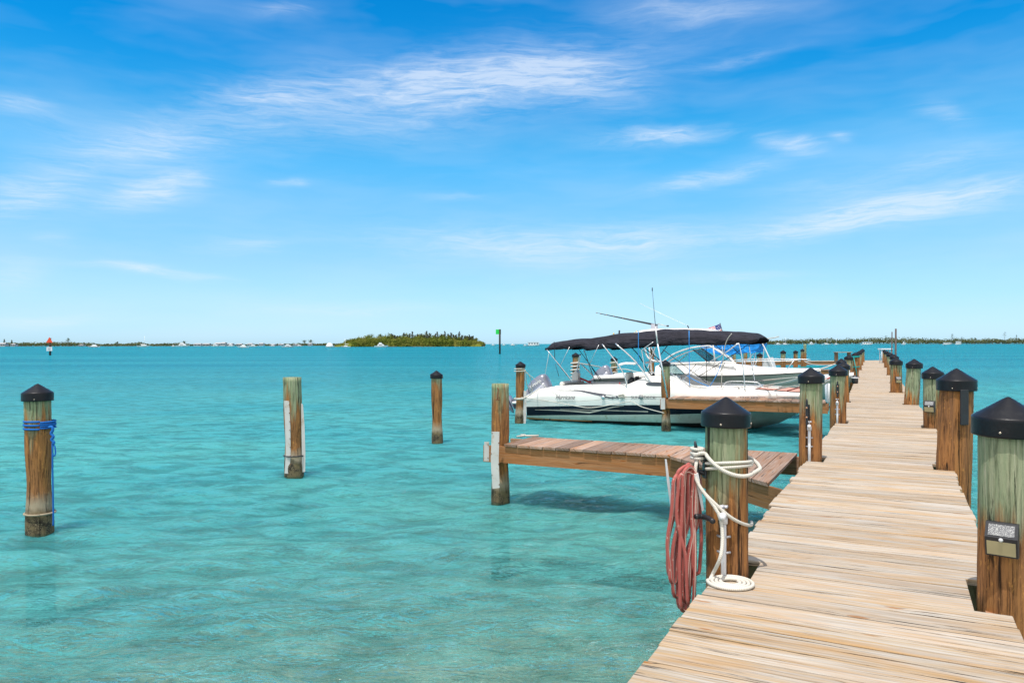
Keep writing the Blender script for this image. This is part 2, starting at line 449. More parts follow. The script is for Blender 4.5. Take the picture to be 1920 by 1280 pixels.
me.loops.add(q.size); me.loops.foreach_set('vertex_index', q.ravel())
me.polygons.add(len(q)); me.polygons.foreach_set('loop_start', np.arange(0, q.size, 4, dtype=np.int32))
me.polygons.foreach_set('use_smooth', np.ones(len(q), dtype=bool)); me.update(calc_edges=True); me.validate()
m, n, out = mat_new('sea_water')
geo = n.new('ShaderNodeNewGeometry'); pos = geo.outputs['Position']
dist = n.vmath('LENGTH', n.vmath('MULTIPLY', pos, (1, 1, 0)))
b1 = n.noise(n.mapping(pos, rot=(0, 0, .22), scale=(1.3, 3.2, 1)), 1, 5, .55, .25)
b2 = n.noise(n.mapping(pos, rot=(0, 0, -.25), scale=(5.5, 13, 1)), 1, 4, .6, .2)
b3 = n.noise(n.mapping(pos, rot=(0, 0, .1), scale=(.22, .6, 1)), 1, 5, .6, .6)
rid = n.math('SUBTRACT', 1, n.math('ABSOLUTE', n.math('SUBTRACT', n.math('MULTIPLY', n.noise(n.mapping(pos, loc=(3, 8, 0), rot=(0, 0, .18), scale=(1.1, 2.7, 1)), 1, 4, .58, .5), 2), 1)))
rid2 = n.math('SUBTRACT', 1, n.math('ABSOLUTE', n.math('SUBTRACT', n.math('MULTIPLY', n.noise(n.mapping(pos, loc=(1, 2, 0), rot=(0, 0, -.3), scale=(3.2, 7.5, 1)), 1, 3, .6, .4), 2), 1)))
hgt = n.math('ADD', n.math('MULTIPLY', b1, .034), n.math('MULTIPLY', b2, .014))
hgt = n.math('ADD', hgt, n.math('ADD', n.math('MULTIPLY', n.math('POWER', rid, 5), .050), n.math('MULTIPLY', n.math('POWER', rid2, 4), .020)))
hgt = n.math('ADD', hgt, n.math('MULTIPLY', b3, n.rng(dist, 10, 120, .08, .50)))
nb = n.bump(hgt, 1.0, 1.35)
pat = n.noise(n.mapping(pos, scale=(.10, .16, 1)), 1, 4, .6)
pat2 = n.noise(n.mapping(pos, loc=(9, 3, 0), rot=(0, 0, .15), scale=(.015, .07, 1)), 1, 5, .6)
body = n.mix(n.rng(pat, .35, .65), (.044, .250, .270), (.084, .312, .278))
deep = n.mix(n.rng(pat2, .4, .62), (.007, .165, .236), (.016, .21, .268))
body = n.mix(n.math('POWER', n.rng(dist, 8, 90), .6), body, deep)
crest_light = n.math('ADD', n.math('MULTIPLY', n.math('SUBTRACT', b1, .5), 2.4), n.math('ADD', n.math('MULTIPLY', n.math('SUBTRACT', rid2, .8), .9), 1.0))
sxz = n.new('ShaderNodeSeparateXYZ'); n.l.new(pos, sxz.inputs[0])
crest_light = n.math('ADD', crest_light, n.math('MULTIPLY', sxz.outputs[2], 3.0))
body = n.vmath('SCALE', body, None, n.math('MAXIMUM', n.math('MINIMUM', crest_light, 1.25), .80))  # wave light painted into the body colour: crests lighter, troughs darker
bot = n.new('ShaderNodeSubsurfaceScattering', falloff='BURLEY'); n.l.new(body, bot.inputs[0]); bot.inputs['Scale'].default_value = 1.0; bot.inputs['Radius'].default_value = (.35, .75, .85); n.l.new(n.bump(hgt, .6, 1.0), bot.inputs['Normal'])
tr = n.new('ShaderNodeBsdfTransparent'); tr.inputs[0].default_value = (.74, .91, .88, 1)
cosv = n.math('MAXIMUM', n.math('ABSOLUTE', n.vmath('DOT_PRODUCT', geo.outputs['Incoming'], nb)), .04)
dep = n.math('ADD', n.rng(dist, 4.8, 12, .04, .8), n.rng(dist, 13, 50, 0, 5))
opa = n.math('SUBTRACT', 1, n.math('EXPONENT', n.math('DIVIDE', n.math('MULTIPLY', dep, -1), cosv)))
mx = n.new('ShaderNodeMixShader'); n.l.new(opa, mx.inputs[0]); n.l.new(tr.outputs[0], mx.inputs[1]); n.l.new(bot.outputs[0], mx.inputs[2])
fr = n.new('ShaderNodeFresnel'); fr.inputs[0].default_value = 1.33; n.l.new(nb, fr.inputs['Normal'])
gl = n.new('ShaderNodeBsdfGlossy'); gl.inputs['Roughness'].default_value = .06; n.l.new(nb, gl.inputs['Normal'])
frc = n.math('MINIMUM', fr.outputs[0], n.math('MINIMUM', n.rng(dist, 8, 70, .90, .28), n.rng(dist, 70, 200, .28, .13)))
mx2 = n.new('ShaderNodeMixShader'); n.l.new(frc, mx2.inputs[0]); n.l.new(mx.outputs[0], mx2.inputs[1]); n.l.new(gl.outputs[0], mx2.inputs[2])
n.l.new(mx2.outputs[0], out.inputs[0])
water = link('water', me, m); tag(water, kind='structure')

m, n, out = mat_new('sand_seabed')
pos = n.new('ShaderNodeNewGeometry').outputs['Position']
s1 = n.noise(pos, .9, 6, .62); s2 = n.noise(n.mapping(pos, loc=(5, 5, 0)), 2.6, 6, .7)
c = n.mix(n.rng(s1, .40, .62), (.46, .49, .42), (.25, .30, .25))
c = n.mix(n.rng(s2, .54, .70), c, (.16, .20, .15))
c = n.mix(n.rng(n.voronoi(pos, 9), .03, .12, 1, 0), c, (.62, .60, .50))
principled(n, out, c, .9, 0, n.bump(s2, .5, .05), .1)
mb = MB(); NG = 60
V = []; F = []
for j in range(NG + 1):
    for i in range(NG + 1):
        x = -150 + 300 * i / NG; y = -20 + 260 * j / NG
        V.append((x, y, -1.0 - .012 * max(0, y) + random.uniform(-.05, .05)))
for j in range(NG):
    for i in range(NG): a = j * (NG + 1) + i; F.append((a, a + 1, a + NG + 2, a + NG + 1))
mb.add(V, F, 0, None, 0, True)
tag(mb.build('seabed', m), kind='structure')

# ------------------------------------------------------------------ main dock
L0 = Vector((.502, 3.22)); S1, S2, YB = .515, .478, 14.0
d1 = Vector((S1, 1)).normalized(); d2 = Vector((S2, 1)).normalized()
LB = Vector((L0.x + S1 * (YB - L0.y), YB)); WID = 1.575
def edge_left(s):      # s = metres along left edge from L0
    s1 = (YB - L0.y) / d1.y
    return L0 + d1 * s if s < s1 else LB + d2 * (s - s1)
def dock_dir(s):
    s1 = (YB - L0.y) / d1.y; t = min(1, max(0, (s - s1 + 1.5) / 3))
    return (d1 * (1 - t) + d2 * t).normalized()
S_END = (YB - L0.y) / d1.y + (62.6 - YB) / d2.y
def s_of(D): # along-edge length for a left-edge depth
    return (D - L0.y) / d1.y if D < YB else (YB - L0.y) / d1.y + (D - YB) / d2.y
# piles that cut into the boards: (s centre, side, inset)
left_row = [(1363, 1083, 742, 85, .47), (1519, 864, 688, 44, .52), (1571, 793, 683, 31, .49), (1581.5, 754, 677.5, 22, .40), (1578, 731, 671.5, 17, .45),
            (1591.5, 718, 664.5, 15.2, .50), (1603.5, 706.7, 660, 13, .55), (1610.5, 693.5, 657.5, 10, .5), (1614.5, 684.5, 655.5, 8.2, .5), (1617.5, 678.5, 653.5, 7.4, .5)]
right_row = [(1890, 1144, 741, 112, .50), (1788, 882, 689, 63, .85), (1749.5, 803, 686, 35, .47), (1709, 759, 672, 27, .42), (1680.5, 736, 669.5, 21.5, .45),
             (1677, 718, 663.6, 15, .5), (1669, 703, 660, 12, .5), (1662.5, 689, 657, 9.4, .5), (1658, 680, 655, 7.4, .5)]
def pile_pos(px, by, wpx, z=DZ):
    f = P(px, by, z); r = wpx * f.y / FPX / 2
    return Vector((f.x * (f.y + r) / f.y, f.y + r)), r
cuts = []
for side, row in ((0, left_row), (1, right_row)):
    for (px, by, ay, wp, th) in row:
        c2, r = pile_pos(px, by, wp)
        # find s by projection
        best = min((abs((edge_left(s / 10.) - c2).dot(dock_dir(s / 10.))), s / 10.) for s in range(-10, 760))[1]
        dd = dock_dir(best); nn = Vector((dd.y, -dd.x))
        lat = (c2 - edge_left(best)).dot(nn)
        cuts.append((best, side, r, lat))
dock = empty('boardwalk', (edge_left(0).x, edge_left(0).y, DZ), 0, 'long weathered plank boardwalk running from the foreground out over the water', 'dock')
pit = .205
def dl(v): return Vector(v) - dock.location
mb = MB(); s = -6.0; bi = 0
while s < S_END:
    wd = pit - .0125 + random.uniform(-.003, .003)
    dd = dock_dir(s); nn = Vector((dd.y, -dd.x)); e = edge_left(s)
    a, b = -.0 + random.uniform(-.018, .018), WID + random.uniform(-.018, .018)
    for (cs, side, r, lat) in cuts:
        if abs(s - cs) < r + .07:
            if side == 0: a = max(a, lat + r + .02)
            else: b = min(b, lat - r - .02)
    c2 = e + nn * ((a + b) / 2)
    tilt = random.uniform(-.003, .003)
    nn3 = Vector((nn.x, nn.y, tilt)); dd3 = Vector((dd.x, dd.y, random.uniform(-.012, .012)))
    mb.box(dl((c2.x, c2.y, DZ - .019 + random.uniform(-.002, .002))), nn3, dd3, Z_, b - a, wd, .038, 0, random.random(), random.uniform(0, 40), random.uniform(0, 9) + bi * .3, .003)
    s += pit; bi += 1
mb.build('decking', M_deck, dock)
mb = MB(); s = -6.0
for off in (.10, WID / 2, WID - .10):
    s = -6.0
    while s < S_END - .1:
        s2 = min(s + 3.0, S_END); e1, e2 = edge_left(s), edge_left(s2); dd = (e2 - e1).normalized(); nn = Vector((dd.y, -dd.x))
        c2 = (e1 + e2) / 2 + nn * off
        mb.box(dl((c2.x, c2.y, DZ - .043 - .12)), Vector((dd.x, dd.y, 0)), Vector((nn.x, nn.y, 0)), Z_, (e2 - e1).length - .004, .045, .235, 0, random.random(), random.uniform(0, 9), random.uniform(0, 9))
        s = s2
mb.build('stringer', M_fascia, dock)

# ------------------------------------------------------------------ piles
CAPN = [0]
def pile(px, by, ay, wpx, thr, label, z0=DZ, cap=True, group='pilings with black cone caps', cat='piling', lean=None, wet=.02, tz=None, Dfix=None, brown=False, name='dock_piling', zb=-1.15):
    if Dfix: u, v = uv_of(px, ay); r = wpx * Dfix / FPX / 2; c2 = Vector((u * Dfix, Dfix))
    else: c2, r = pile_pos(px, by, wpx, z0)
    ztop = PD(px, ay, c2.y).z
    capH = .70 * r if cap else 0
    zc = ztop - capH                                    # wood top
    if cap: zc = ztop - .76 * r
    prof = []; k = 36; rows = 40; V = []; F = []
    seed = np.random.rand(8) * 6.28
    lx, ly = (lean if lean else (random.uniform(-.012, .012), random.uniform(-.012, .012)))
    for i in range(rows + 1):
        z = zb + (zc - zb) * i / rows
        er = 1.0
        if z0 == 0:   # eroded waist above the tide line, crusty foot
            er = 1 - .15 * math.exp(-((z - .62) / .28) ** 2) + .03 * math.exp(-((z - .12) / .15) ** 2)
        for q_ in range(k):
            a = 2 * PI * q_ / k
            j = 1 + .016 * math.sin(3 * a + seed[0]) + .013 * math.sin(5 * a + seed[1] + .6 * z) + .008 * math.sin(9 * a + seed[2]) + random.uniform(-.010, .010) + .014 * math.sin(4.3 * z + seed[3] + 2 * a)
            if q_ in (5, 14, 21, 26, 31): j -= .034
            rr = r * er * j * (1 - .03 * (z - zb))
            dz = z - zb
            V.append((rr * math.cos(a) + lx * (z - z0), rr * math.sin(a) + ly * (z - z0), z))
    for i in range(rows):
        for q_ in range(k): F.append((i * k + q_, i * k + (q_ + 1) % k, (i + 1) * k + (q_ + 1) % k, (i + 1) * k + q_))
    F.append(tuple(rows * k + q_ for q_ in range(k)))
    mb = MB().add(V, F, 0, None, 0, True)
    o = mb.build(name, M_pile); o.location = (c2.x, c2.y, 0)
    o.color = (thr if thr is not None else .4, wet + (.20 if z0 == 0 else -.3), 0, 1)
    tag(o, label, cat, group)
    if cap:
        tx, ty = lx * (zc - z0), ly * (zc - z0); R = r * 1.10; h = r * .62
        HH = ztop - zc; prof = [(R * .985, -h), (R * 1.0, -h + .006), (R * 1.0, -h + .012), (R * 1.0, -.012), (R * 1.0, -.003), (R * .99, .003), (R * .975, .025 * HH + .003), (R * .93, .07 * HH + .003), (R * .5, .5 * HH), (R * .17, .83 * HH), (R * .10, .89 * HH), (R * .05, .93 * HH), (.002, .95 * HH)]
        cp = MB().lathe(prof, (0, 0, 0), 36, jit=.004).build('cap', M_cap, o); cp.location = (tx, ty, zc)
        cp.rotation_euler = (random.uniform(-.03, .03), random.uniform(-.03, .03), random.uniform(0, 6))
        if wpx > 26:
            ang0 = math.atan2(-c2.y, -c2.x)
            for da in (-.35, 1.2):
                sb = MB(); a = ang0 + da + .15
                sb.lathe([(.0065, 0), (.0065, .003), (.003, .005)], (tx + R * math.cos(a), ty + R * math.sin(a), zc - h * .72), 8, axis=(math.cos(a), math.sin(a), 0))
                sb.build('screw', M_screw, o)
    return o, c2, r, zc
lab_l = ['greenish piling with the white rope and red hose on the near left edge',
         'two-tone green and brown piling with a vertical cleat beside the first finger pier',
         'green piling with cleat and short white pipe, third along the left boardwalk edge',
         'green piling just behind the third one on the left boardwalk edge',
         'half hidden piling behind the fourth left one',
         'slim piling past the bend, sixth along the left boardwalk edge',
         'piling wrapped in teal rope on the left boardwalk edge',
         'small brown-footed piling beyond the teal roped one on the left edge',
         'small piling second from the far end of the left boardwalk edge',
         'last piling at the far end of the left boardwalk edge']
lab_r = ['large green and orange piling with a solar lamp at the right edge of the picture',
         'thick all-brown piling with a black strap on the right boardwalk edge',
         'green piling with a small lamp just behind the thick brown one',
         'leaning bare green piling, fourth along the right boardwalk edge',
         'green piling carrying the farthest small lamp on the right boardwalk edge',
         'piling directly behind the one with the farthest lamp',
         'brown piling seventh along the right boardwalk edge',
         'small piling eighth along the right boardwalk edge',
         'last piling at the far right end of the boardwalk by the white table']
LP, RP = [], []
for (a, l) in zip(left_row, lab_l): LP.append(pile(*a, l, name='dock_piling'))
for i, (a, l) in enumerate(zip(right_row, lab_r)): RP.append(pile(*a, l, name='dock_piling', lean=(.07, 0) if i == 3 else ((.035, .0) if i == 1 else None)))
G2 = 'mooring pilings standing in the water'
WP = []
WP.append(pile(75, 1006, 718, 49, .43, 'capped piling with blue rope tied round it, farthest left in the water', 0, group=G2, name='mooring_piling', lean=(-.015, 0), wet=.10))
WP.append(pile(552, 895, 707, 37, .44, 'flat-topped piling with two long white plastic strips', 0, cap=False, group=G2, name='mooring_piling', lean=(-.02, 0), wet=.06))
WP.append(pile(820, 832, 694, 22, .50, 'slim orange-brown capped piling standing alone in open water', 0, group=G2, name='mooring_piling', lean=(-.01, 0), wet=.06))
WP.append(pile(974, 794, 677, 17.5, .56, 'capped piling with white ropes at the stern of the white deck boat', 0, group=G2, name='mooring_piling', wet=.05, lean=(.02, 0)))
WP.append(pile(1078.5, 768, 660.5, 13, .6, 'piling wound with white rope behind the deck boat stern', 0, group=G2, name='mooring_piling', wet=.05))
WP.append(pile(1151, 751, 668, 12, .5, 'short piling with dark rope behind the grey outboard of the second boat', 0, group=G2, name='mooring_piling', wet=.05))
WP.append(pile(1222.5, 737, 651, 10, .6, 'piling seen between the canopy poles beyond the second boat', 0, group=G2, name='mooring_piling', wet=.05))
FP1 = pile(938, 945, 719, 36, .45, 'flat-topped piling holding the outer end of the near finger pier', 0, cap=False, group='finger pier end pilings', name='finger_piling', wet=.02)
FP2 = pile(1249, 808, 674, 18, .47, 'grey-capped piling at the outer end of the middle finger pier', 0, group='finger pier end pilings', name='finger_piling', wet=.02, lean=(-.01, 0))
for (px, ay, wp, D, cp, lb) in [(1377, 656, 7, 46, False, 'bare dark piling top showing under the blue cloth'), (1397.5, 660, 7.5, 46, False, 'white-topped piling showing under the blue cloth'),
        (1424, 661, 10.5, 38, True, 'capped piling behind the bow rail of the second boat'), (1468.5, 656, 9.8, 42, True, 'green capped piling at the left end of the far finger pier'),
        (1491, 656, 8.5, 43, True, 'dark capped piling in the middle of the far finger pier'), (1504.5, 653.5, 7, 47, True, 'piling with a white strip beside the taller bare one'),
        (1509, 645, 6, 50, False, 'taller bare piling with a pink top beyond the far finger pier')]:
    pile(px, 0, ay, wp, .55, lb, 0, cap=cp, group='far pilings beyond the boats', name='far_piling', Dfix=D)
# tall slim poles at the far end of the boardwalk
for (px, ay, wp, D, lb) in [(1679, 616, 3.6, 40, 'tallest dark pole rising behind the right row of pilings'), (1672, 622, 2.2, 52, 'thinner grey pole just left of the tallest one')]:
    mb = MB(); r = wp * D / FPX / 2; c0 = PD(px, ay, D)
    mb.tube([(0, 0, -1.4), (0, 0, 1), (.02, 0, c0.z)], [r, r, r * .85], 10)
    o = mb.build('tall_pole', simple('old_pole', (.10, .07, .06), .8)); o.location = (c0.x, c0.y, 0)
    tag(o, lb, 'pole', 'tall poles at the far end')

# ------------------------------------------------------------------ finger piers
def finger(name, pts_front, back_w, fdir, label, end_over=0, gus=None, thr=None, mat=M_fdeck, fmat=M_fascia, pitch=.205):
    """pts_front: outer (free) front corner and inner front corner in XY"""
    A, B = Vector(pts_front[0]), Vector(pts_front[1]); t = (B - A).normalized(); nrm = Vector((-t.y, t.x))
    if nrm.y < 0: nrm = -nrm
    o = empty(name, (A.x, A.y, DZ), 0, label, 'finger pier', 'finger piers')
    def lo(p, z): return Vector((p.x - A.x, p.y - A.y, z - DZ))
    L = (B - A).length; mb = MB(); s = .0; t3 = Vector((t.x, t.y, 0)); n3 = Vector((nrm.x, nrm.y, 0))
    while s + pitch < L + .02:
        c = A + t * (s + pitch / 2); ex = 0
        if gus and s + pitch / 2 > gus[0]: ex = min(gus[1], (s + pitch / 2 - gus[0]) * gus[2])
        ln = back_w + ex + .03; cc = c + nrm * (back_w / 2 - ex / 2 - .012 + random.uniform(-.008, .008))
        if ex > 0:
            # board with a slanted end following the corner brace
            wd = pitch - .009; k2 = gus[2] if ex < gus[1] else 0
            f0 = c - nrm * (ex + .03) - t * (wd / 2) + nrm * (k2 * wd / 2); f1 = c - nrm * (ex + .03) + t * (wd / 2) - nrm * (k2 * wd / 2)
            g0 = c + nrm * back_w - t * (wd / 2); g1 = c + nrm * back_w + t * (wd / 2)
            V = [lo(p, z) for z in (DZ - .038, DZ) for p in (f0, f1, g1, g0)]
            FF = [(4, 5, 6, 7), (3, 2, 1, 0), (0, 1, 5, 4), (1, 2, 6, 5), (2, 3, 7, 6), (3, 0, 4, 7)]
            uo, vo, rn = random.uniform(0, 40), random.uniform(0, 20), random.random()
            uvs = [[(V[i].dot(n3) + uo, V[i].dot(t3) + V[i].z + vo) for i in f] for f in FF]
            mb.add(V, FF, 0, uvs, rn)
        else:
            mb.box(lo(cc, DZ - .019 + random.uniform(-.002, .003)), n3, t3 + Vector((0, 0, random.uniform(-.012, .012))), Z_, ln, pitch - .009, .038, 0, random.random(), random.uniform(0, 40), random.uniform(0, 20), .003)
        s += pitch
    mb.build('decking', mat, o)
    Lf = L if not gus else gus[0] + .05
    z = DZ - .04 - .122
    f = MB(); a0 = A - t * end_over; b0 = A + t * Lf; c = (a0 + b0) / 2 + nrm * .025
    f.box(lo(c, z), t3, n3, Z_, (b0 - a0).length, .045, .24, 0, .4, 3, 3); f.build('fascia', fmat, o)
    f = MB(); c = (a0 + A + t * L) / 2 + nrm * (back_w - .05)
    f.box(lo(c, z), t3, n3, Z_, L + end_over, .045, .24, 0, .7, 9, 5); f.build('fascia', fmat, o)
    if gus:
        p0 = A + t * Lf; p1 = A + t * (gus[0] + gus[1] / gus[2]) - nrm * (gus[1] - .03); d = (p1 - p0).normalized(); dn = Vector((-d.y, d.x))
        f = MB(); c = (p0 + p1) / 2
        f.box(lo(c, z), Vector((d.x, d.y, 0)), Vector((dn.x, dn.y, 0)), Z_, (p1 - p0).length, .045, .24, 0, .1, 7, 1); f.build('brace', M_fascia_d, o)
    k = 1.0
    while k < min(L, 5): f = MB(); c = A + t * k + nrm * (back_w / 2); f.box(lo(c, z - .02), n3, t3, Z_, back_w - .16, .04, .19, 0, .5, k, 1); f.build('joist', M_fascia_d, o); k += 1.2
    return o, A, t, nrm, lo
f1a = P(946.5, 831.8, DZ); f1b = P(1251, 852.4, DZ); tt = (Vector((f1b.x, f1b.y)) - Vector((f1a.x, f1a.y))).normalized()
A1 = Vector((f1a.x, f1a.y)); L1 = 4.04
Lg = (Vector((f1b.x, f1b.y)) - A1).length
fin1, A1, t1, n1, lo1 = finger('finger_pier', [A1, A1 + tt * L1], .93, None, 'near finger pier of brown boards with a flared corner beside the boardwalk', .36, (Lg, 1.62, .97))
# white rub strips on the outer end
for (poly, lab) in (([(922, 809), (936.5, 809), (935, 860), (937, 914), (923.5, 916), (920, 860)], 0), ([(908, 828), (917, 828), (917, 864), (907.5, 864)], 0)):
    mb = MB(); D = A1.y - .30 + .34
    D = 10.83 if len(poly) == 6 else 10.93
    mb.prism([PD(x, y, D) for x, y in poly], (.0, .006, 0))
    o = mb.build('rub_strip', M_vinyl, fin1); o.matrix_parent_inverse = Matrix.Identity(4); o.location = -fin1.location
    for (x, y) in ([(923, 812), (935, 830), (921.5, 850), (935, 870), (922.5, 890), (936, 908)] if len(poly) == 6 else [(915, 833), (915, 858)]):
        MB().lathe([(.008, 0), (.008, .004)], PD(x, y, D - .002), 6, axis=(0, -1, 0)).build('nail', simple('rusty_nail', (.22, .09, .04), .8), o)
f2a = P(1253, 745.5, DZ); A2 = Vector((f2a.x, f2a.y)); f2b = P(1552, 754, DZ); B2 = Vector((f2b.x, f2b.y))
fin2, A2, t2, n2, lo2 = finger('finger_pier', [A2, B2], .9, None, 'middle finger pier between the near one and the white deck boat', .22)
f4a = P(1462, 691, DZ); A4 = Vector((f4a.x, f4a.y)); eL = edge_left(s_of(39.5))
finger('finger_pier', [A4, Vector((eL.x, eL.y))], .9, None, 'far finger pier crossing behind the moored boats', .2)
f5a = P(1360, 678.2, DZ); A5 = Vector((f5a.x, f5a.y)); e2 = edge_left(S_END) + Vector((dock_dir(S_END).y, -dock_dir(S_END).x)) * (WID + .6)
e2 = e2 + dock_dir(S_END) * .02
finger('cross_pier', [A5, e2], 1.9, None, 'farthest cross pier closing the end of the boardwalk', .0, mat=M_deck)
# white plank end on middle finger
mb = MB(); pl = [PD(x, y, 20.05) for x, y in ((1239, 746), (1247, 746), (1247, 767), (1239, 767))]; mb.prism(pl, (0, .02, 0))
o = mb.build('rub_strip', M_vinyl, fin2); o.location = -fin2.location
# ------------------------------------------------------------------ things on the near pilings
def cleat(c, outn, up=Z_, L=.30, name='cleat', parent=None, boltside=1):
    """horn cleat standing off a surface: c base centre, outn outward normal, long axis up"""
    outn = Vector(outn).normalized(); up = Vector(up); sd = outn.cross(up).normalized()
    mb = MB()
    secs = []
    for i in range(13):
        t = -1 + 2 * i / 12; e = abs(t)
        c0 = c + up * (t * L / 2) + outn * (.052 + .012 * e * e)
        wv = .017 * (1 - .55 * e ** 3); hv = .014 * (1 - .5 * e ** 3)
        secs.append([c0 + sd * (wv * math.cos(a)) + outn * (hv * math.sin(a)) for a in [2 * PI * q / 10 for q in range(10)]])
    mb.loft(secs, closed=True)
    for sgn in (-1, 1):
        p = c + up * (sgn * L * .17)
        mb.tube([p - outn * .005, p + outn * .02, p + up * (sgn * -.012) + outn * .055], [.026, .016, .015], 8)
    mb.box(c + outn * .004, up, sd, outn, L * .55, .05, .012)
    o = mb.build(name, M_black, parent)
    if parent: o.location = -parent.location
    for sgn in (-1, 1): MB().lathe([(.011, 0), (.011, .006), (.006, .010)], c + up * (sgn * L * .17) + outn * .07, 8, axis=outn).build('bolt', M_bolt, o)
    return o
def cam_dir(c2): return Vector((-c2.x, -c2.y, 0)).normalized()
def on_pile(pt, ang_off, z, extra=0.0):
    o, c2, r, zc = pt; d = cam_dir(c2); a = math.atan2(d.y, d.x) + ang_off
    nn = Vector((math.cos(a), math.sin(a), 0)); return Vector((c2.x, c2.y, z)) + nn * (r + extra), nn
# ang_off positive = counter-clockwise seen from above = towards picture ... left is negative
c, nn = on_pile(LP[0], -1.25, 1.58); cleat(c, nn, L=.30, parent=LP[0][0])
c, nn = on_pile(LP[1], -.18, 1.50); cleat(c, nn, L=.34, parent=LP[1][0])
c, nn = on_pile(LP[2], -.02, 1.52); cleat(c, nn, L=.30, parent=LP[2][0])
c, nn = on_pile(RP[1], .55, 1.62)
mb = MB(); mb.box(c + nn * .012, Z_, nn.cross(Z_), nn, .40, .09, .022, bev=.004); o = mb.build('strap', M_black, RP[1][0]); o.location = -RP[1][0].location

def pipe(pt, off, z1, label, valve=True, big=False):
    c, nn = on_pile(pt, off, DZ, .025); sd = nn.cross(Z_)
    e = empty('water_pipe', c, 0, label, 'pipe', 'white water pipes on the pilings')
    def b(m_, nm, mt, pr=e): o_ = m_.build(nm, mt, pr); return o_
    H = z1 - DZ
    m_ = MB(); m_.tube([(0, 0, -.12), (0, 0, H)], .0165, 12); b(m_, 'riser', M_pvc)
    for zz in (H * .45, H * .72):
        m_ = MB(); m_.tube([-sd * .038 + Z_ * zz - nn * .015, -sd * .02 + Z_ * zz + nn * .004, sd * .02 + Z_ * zz + nn * .004, sd * .038 + Z_ * zz - nn * .015], .008, 6)
        b(m_, 'clamp', simple('galvanised', (.45, .44, .46), .4, .5))
    m_ = MB(); m_.tube([(0, 0, H - .02), (0, 0, H + .02)], .026, 12); m_.tube([Vector((0, 0, H + .03)) - nn * .01, Vector((0, 0, H + .035)) + nn * .05, Vector((0, 0, H + .02)) + nn * .07], [.024, .022, .017], 10)
    b(m_, 'spigot', M_pvc)
    m_ = MB(); m_.tube([Vector((0, 0, H + .05)), Vector((0, 0, H + .085))], .007, 6)
    for k in range(5):
        a = 2 * PI * k / 5; m_.tube([Vector((0, 0, H + .085)), Vector((0, 0, H + .085)) + (sd * math.cos(a) + nn * math.sin(a)) * .028], .008, 6)
    b(m_, 'handle', simple('tap_handle', (.55, .55, .60), .4, .3))
    return e
pipe(LP[0], -.12, 1.26, 'white water pipe with tap behind the rope on the nearest left piling')
pipe(LP[1], -.05, 1.30, 'white water pipe on the piling beside the near finger pier')
pipe(LP[2], -.05, 1.25, 'short white water pipe on the third left piling')
for i_, (pt, off, z1) in enumerate([(LP[5], .1, 1.3)]): pipe(pt, off, z1, 'small white pipe on the sixth left piling')

# rope on the nearest piling
o1, c1, r1, zc1 = LP[0]
def wrap(c2, r, z, a0, a1, rise=0, n_=26, sag=0):
    return [Vector((c2.x + r * math.cos(a0 + (a1 - a0) * i / n_), c2.y + r * math.sin(a0 + (a1 - a0) * i / n_), z + rise * i / n_ - sag * math.sin(PI * i / n_))) for i in range(n_ + 1)]
cd = cam_dir(c1); ca = math.atan2(cd.y, cd.x)
RR = .0125
rope = empty('mooring_rope', (c1.x, c1.y, DZ), 0, 'thick white rope cleated to the nearest left piling and coiled flat on the boards', 'rope')
mb = MB(); rl = r1 + RR + .002
p_cl = on_pile(LP[0], -1.25, 1.64, .05)[0]
path = [p_cl + Vector((-.03, -.03, .0)), p_cl + Vector((.01, -.05, .02))] + wrap(c1, rl + .004, 1.655, ca - .95, ca + 1.3, -.12, 22, .05) + wrap(c1, rl + .045, 1.56, ca + 1.5, ca + 3.3, .1, 10)
mb.tube(smoothpts(path, 2), RR, 10)
for dz_ in (0, .034):
    mb.tube(wrap(c1, rl - .001, 1.56 + dz_, ca - .95, ca + 1.35, .03 - dz_ * .4, 24, -.012), RR * .8, 8)
mb.tube(wrap(c1, rl + .0, 1.60, ca + 1.2, ca + 2 * PI - 1.25, 0, 24), RR * .8, 8)
for k in range(3):
    q_ = p_cl + Vector((0, 0, -.015 + .028 * k)); a_ = on_pile(LP[0], -1.25, 0)[1]; sd_ = a_.cross(Z_)
    mb.tube([q_ + sd_ * .045 * math.cos(t_) + a_ * .035 * math.sin(t_) for t_ in [2 * PI * j / 12 for j in range(12)]], RR * .85, 8, closed=True)
# hanging bights: one loop round the pile, one down to the coil
Dr = c1.y - r1 - .03
pa = [PD(x, y, Dr + dd_) for x, y, dd_ in ((1309, 858, .14), (1304, 880, .12), (1309, 905, .09), (1322, 925, .05), (1342, 945, .01), (1368, 968, .0), (1392, 981, .05), (1408, 984, .16), (1409, 978, .3))]
mb.tube(smoothpts(pa, 4), RR * .85, 10)
coil_c = P(1371, 1092, DZ + RR)
pb = [PD(x, y, Dr + dd_) for x, y, dd_ in ((1307, 862, .13), (1303, 888, .11), (1312, 912, .07), (1330, 936, .03), (1347, 962, -.01), (1354, 990, -.03), (1354, 1025, -.07), (1349, 1050, -.10))]
pb += [P(1338, 1072, DZ + .05), P(1331, 1086, DZ + RR)]
cx_, cy_ = coil_c.x, coil_c.y
a0 = math.atan2(pb[-1].y - cy_, pb[-1].x - cx_); R0 = math.hypot(pb[-1].x - cx_, pb[-1].y - cy_)
R0 = .138
for i in range(1, 110):
    a = a0 + i * 2 * PI / 30; R = R0 - (RR * 1.98) * i / 30
    if R < .048: break
    pb.append(Vector((cx_ + R * math.cos(a), cy_ + R * math.sin(a), DZ + RR + .003)))
mb.tube(smoothpts(pb, 2), RR * .9, 10)
o = mb.build('rope_strand', M_rope, rope); o.location = -rope.location

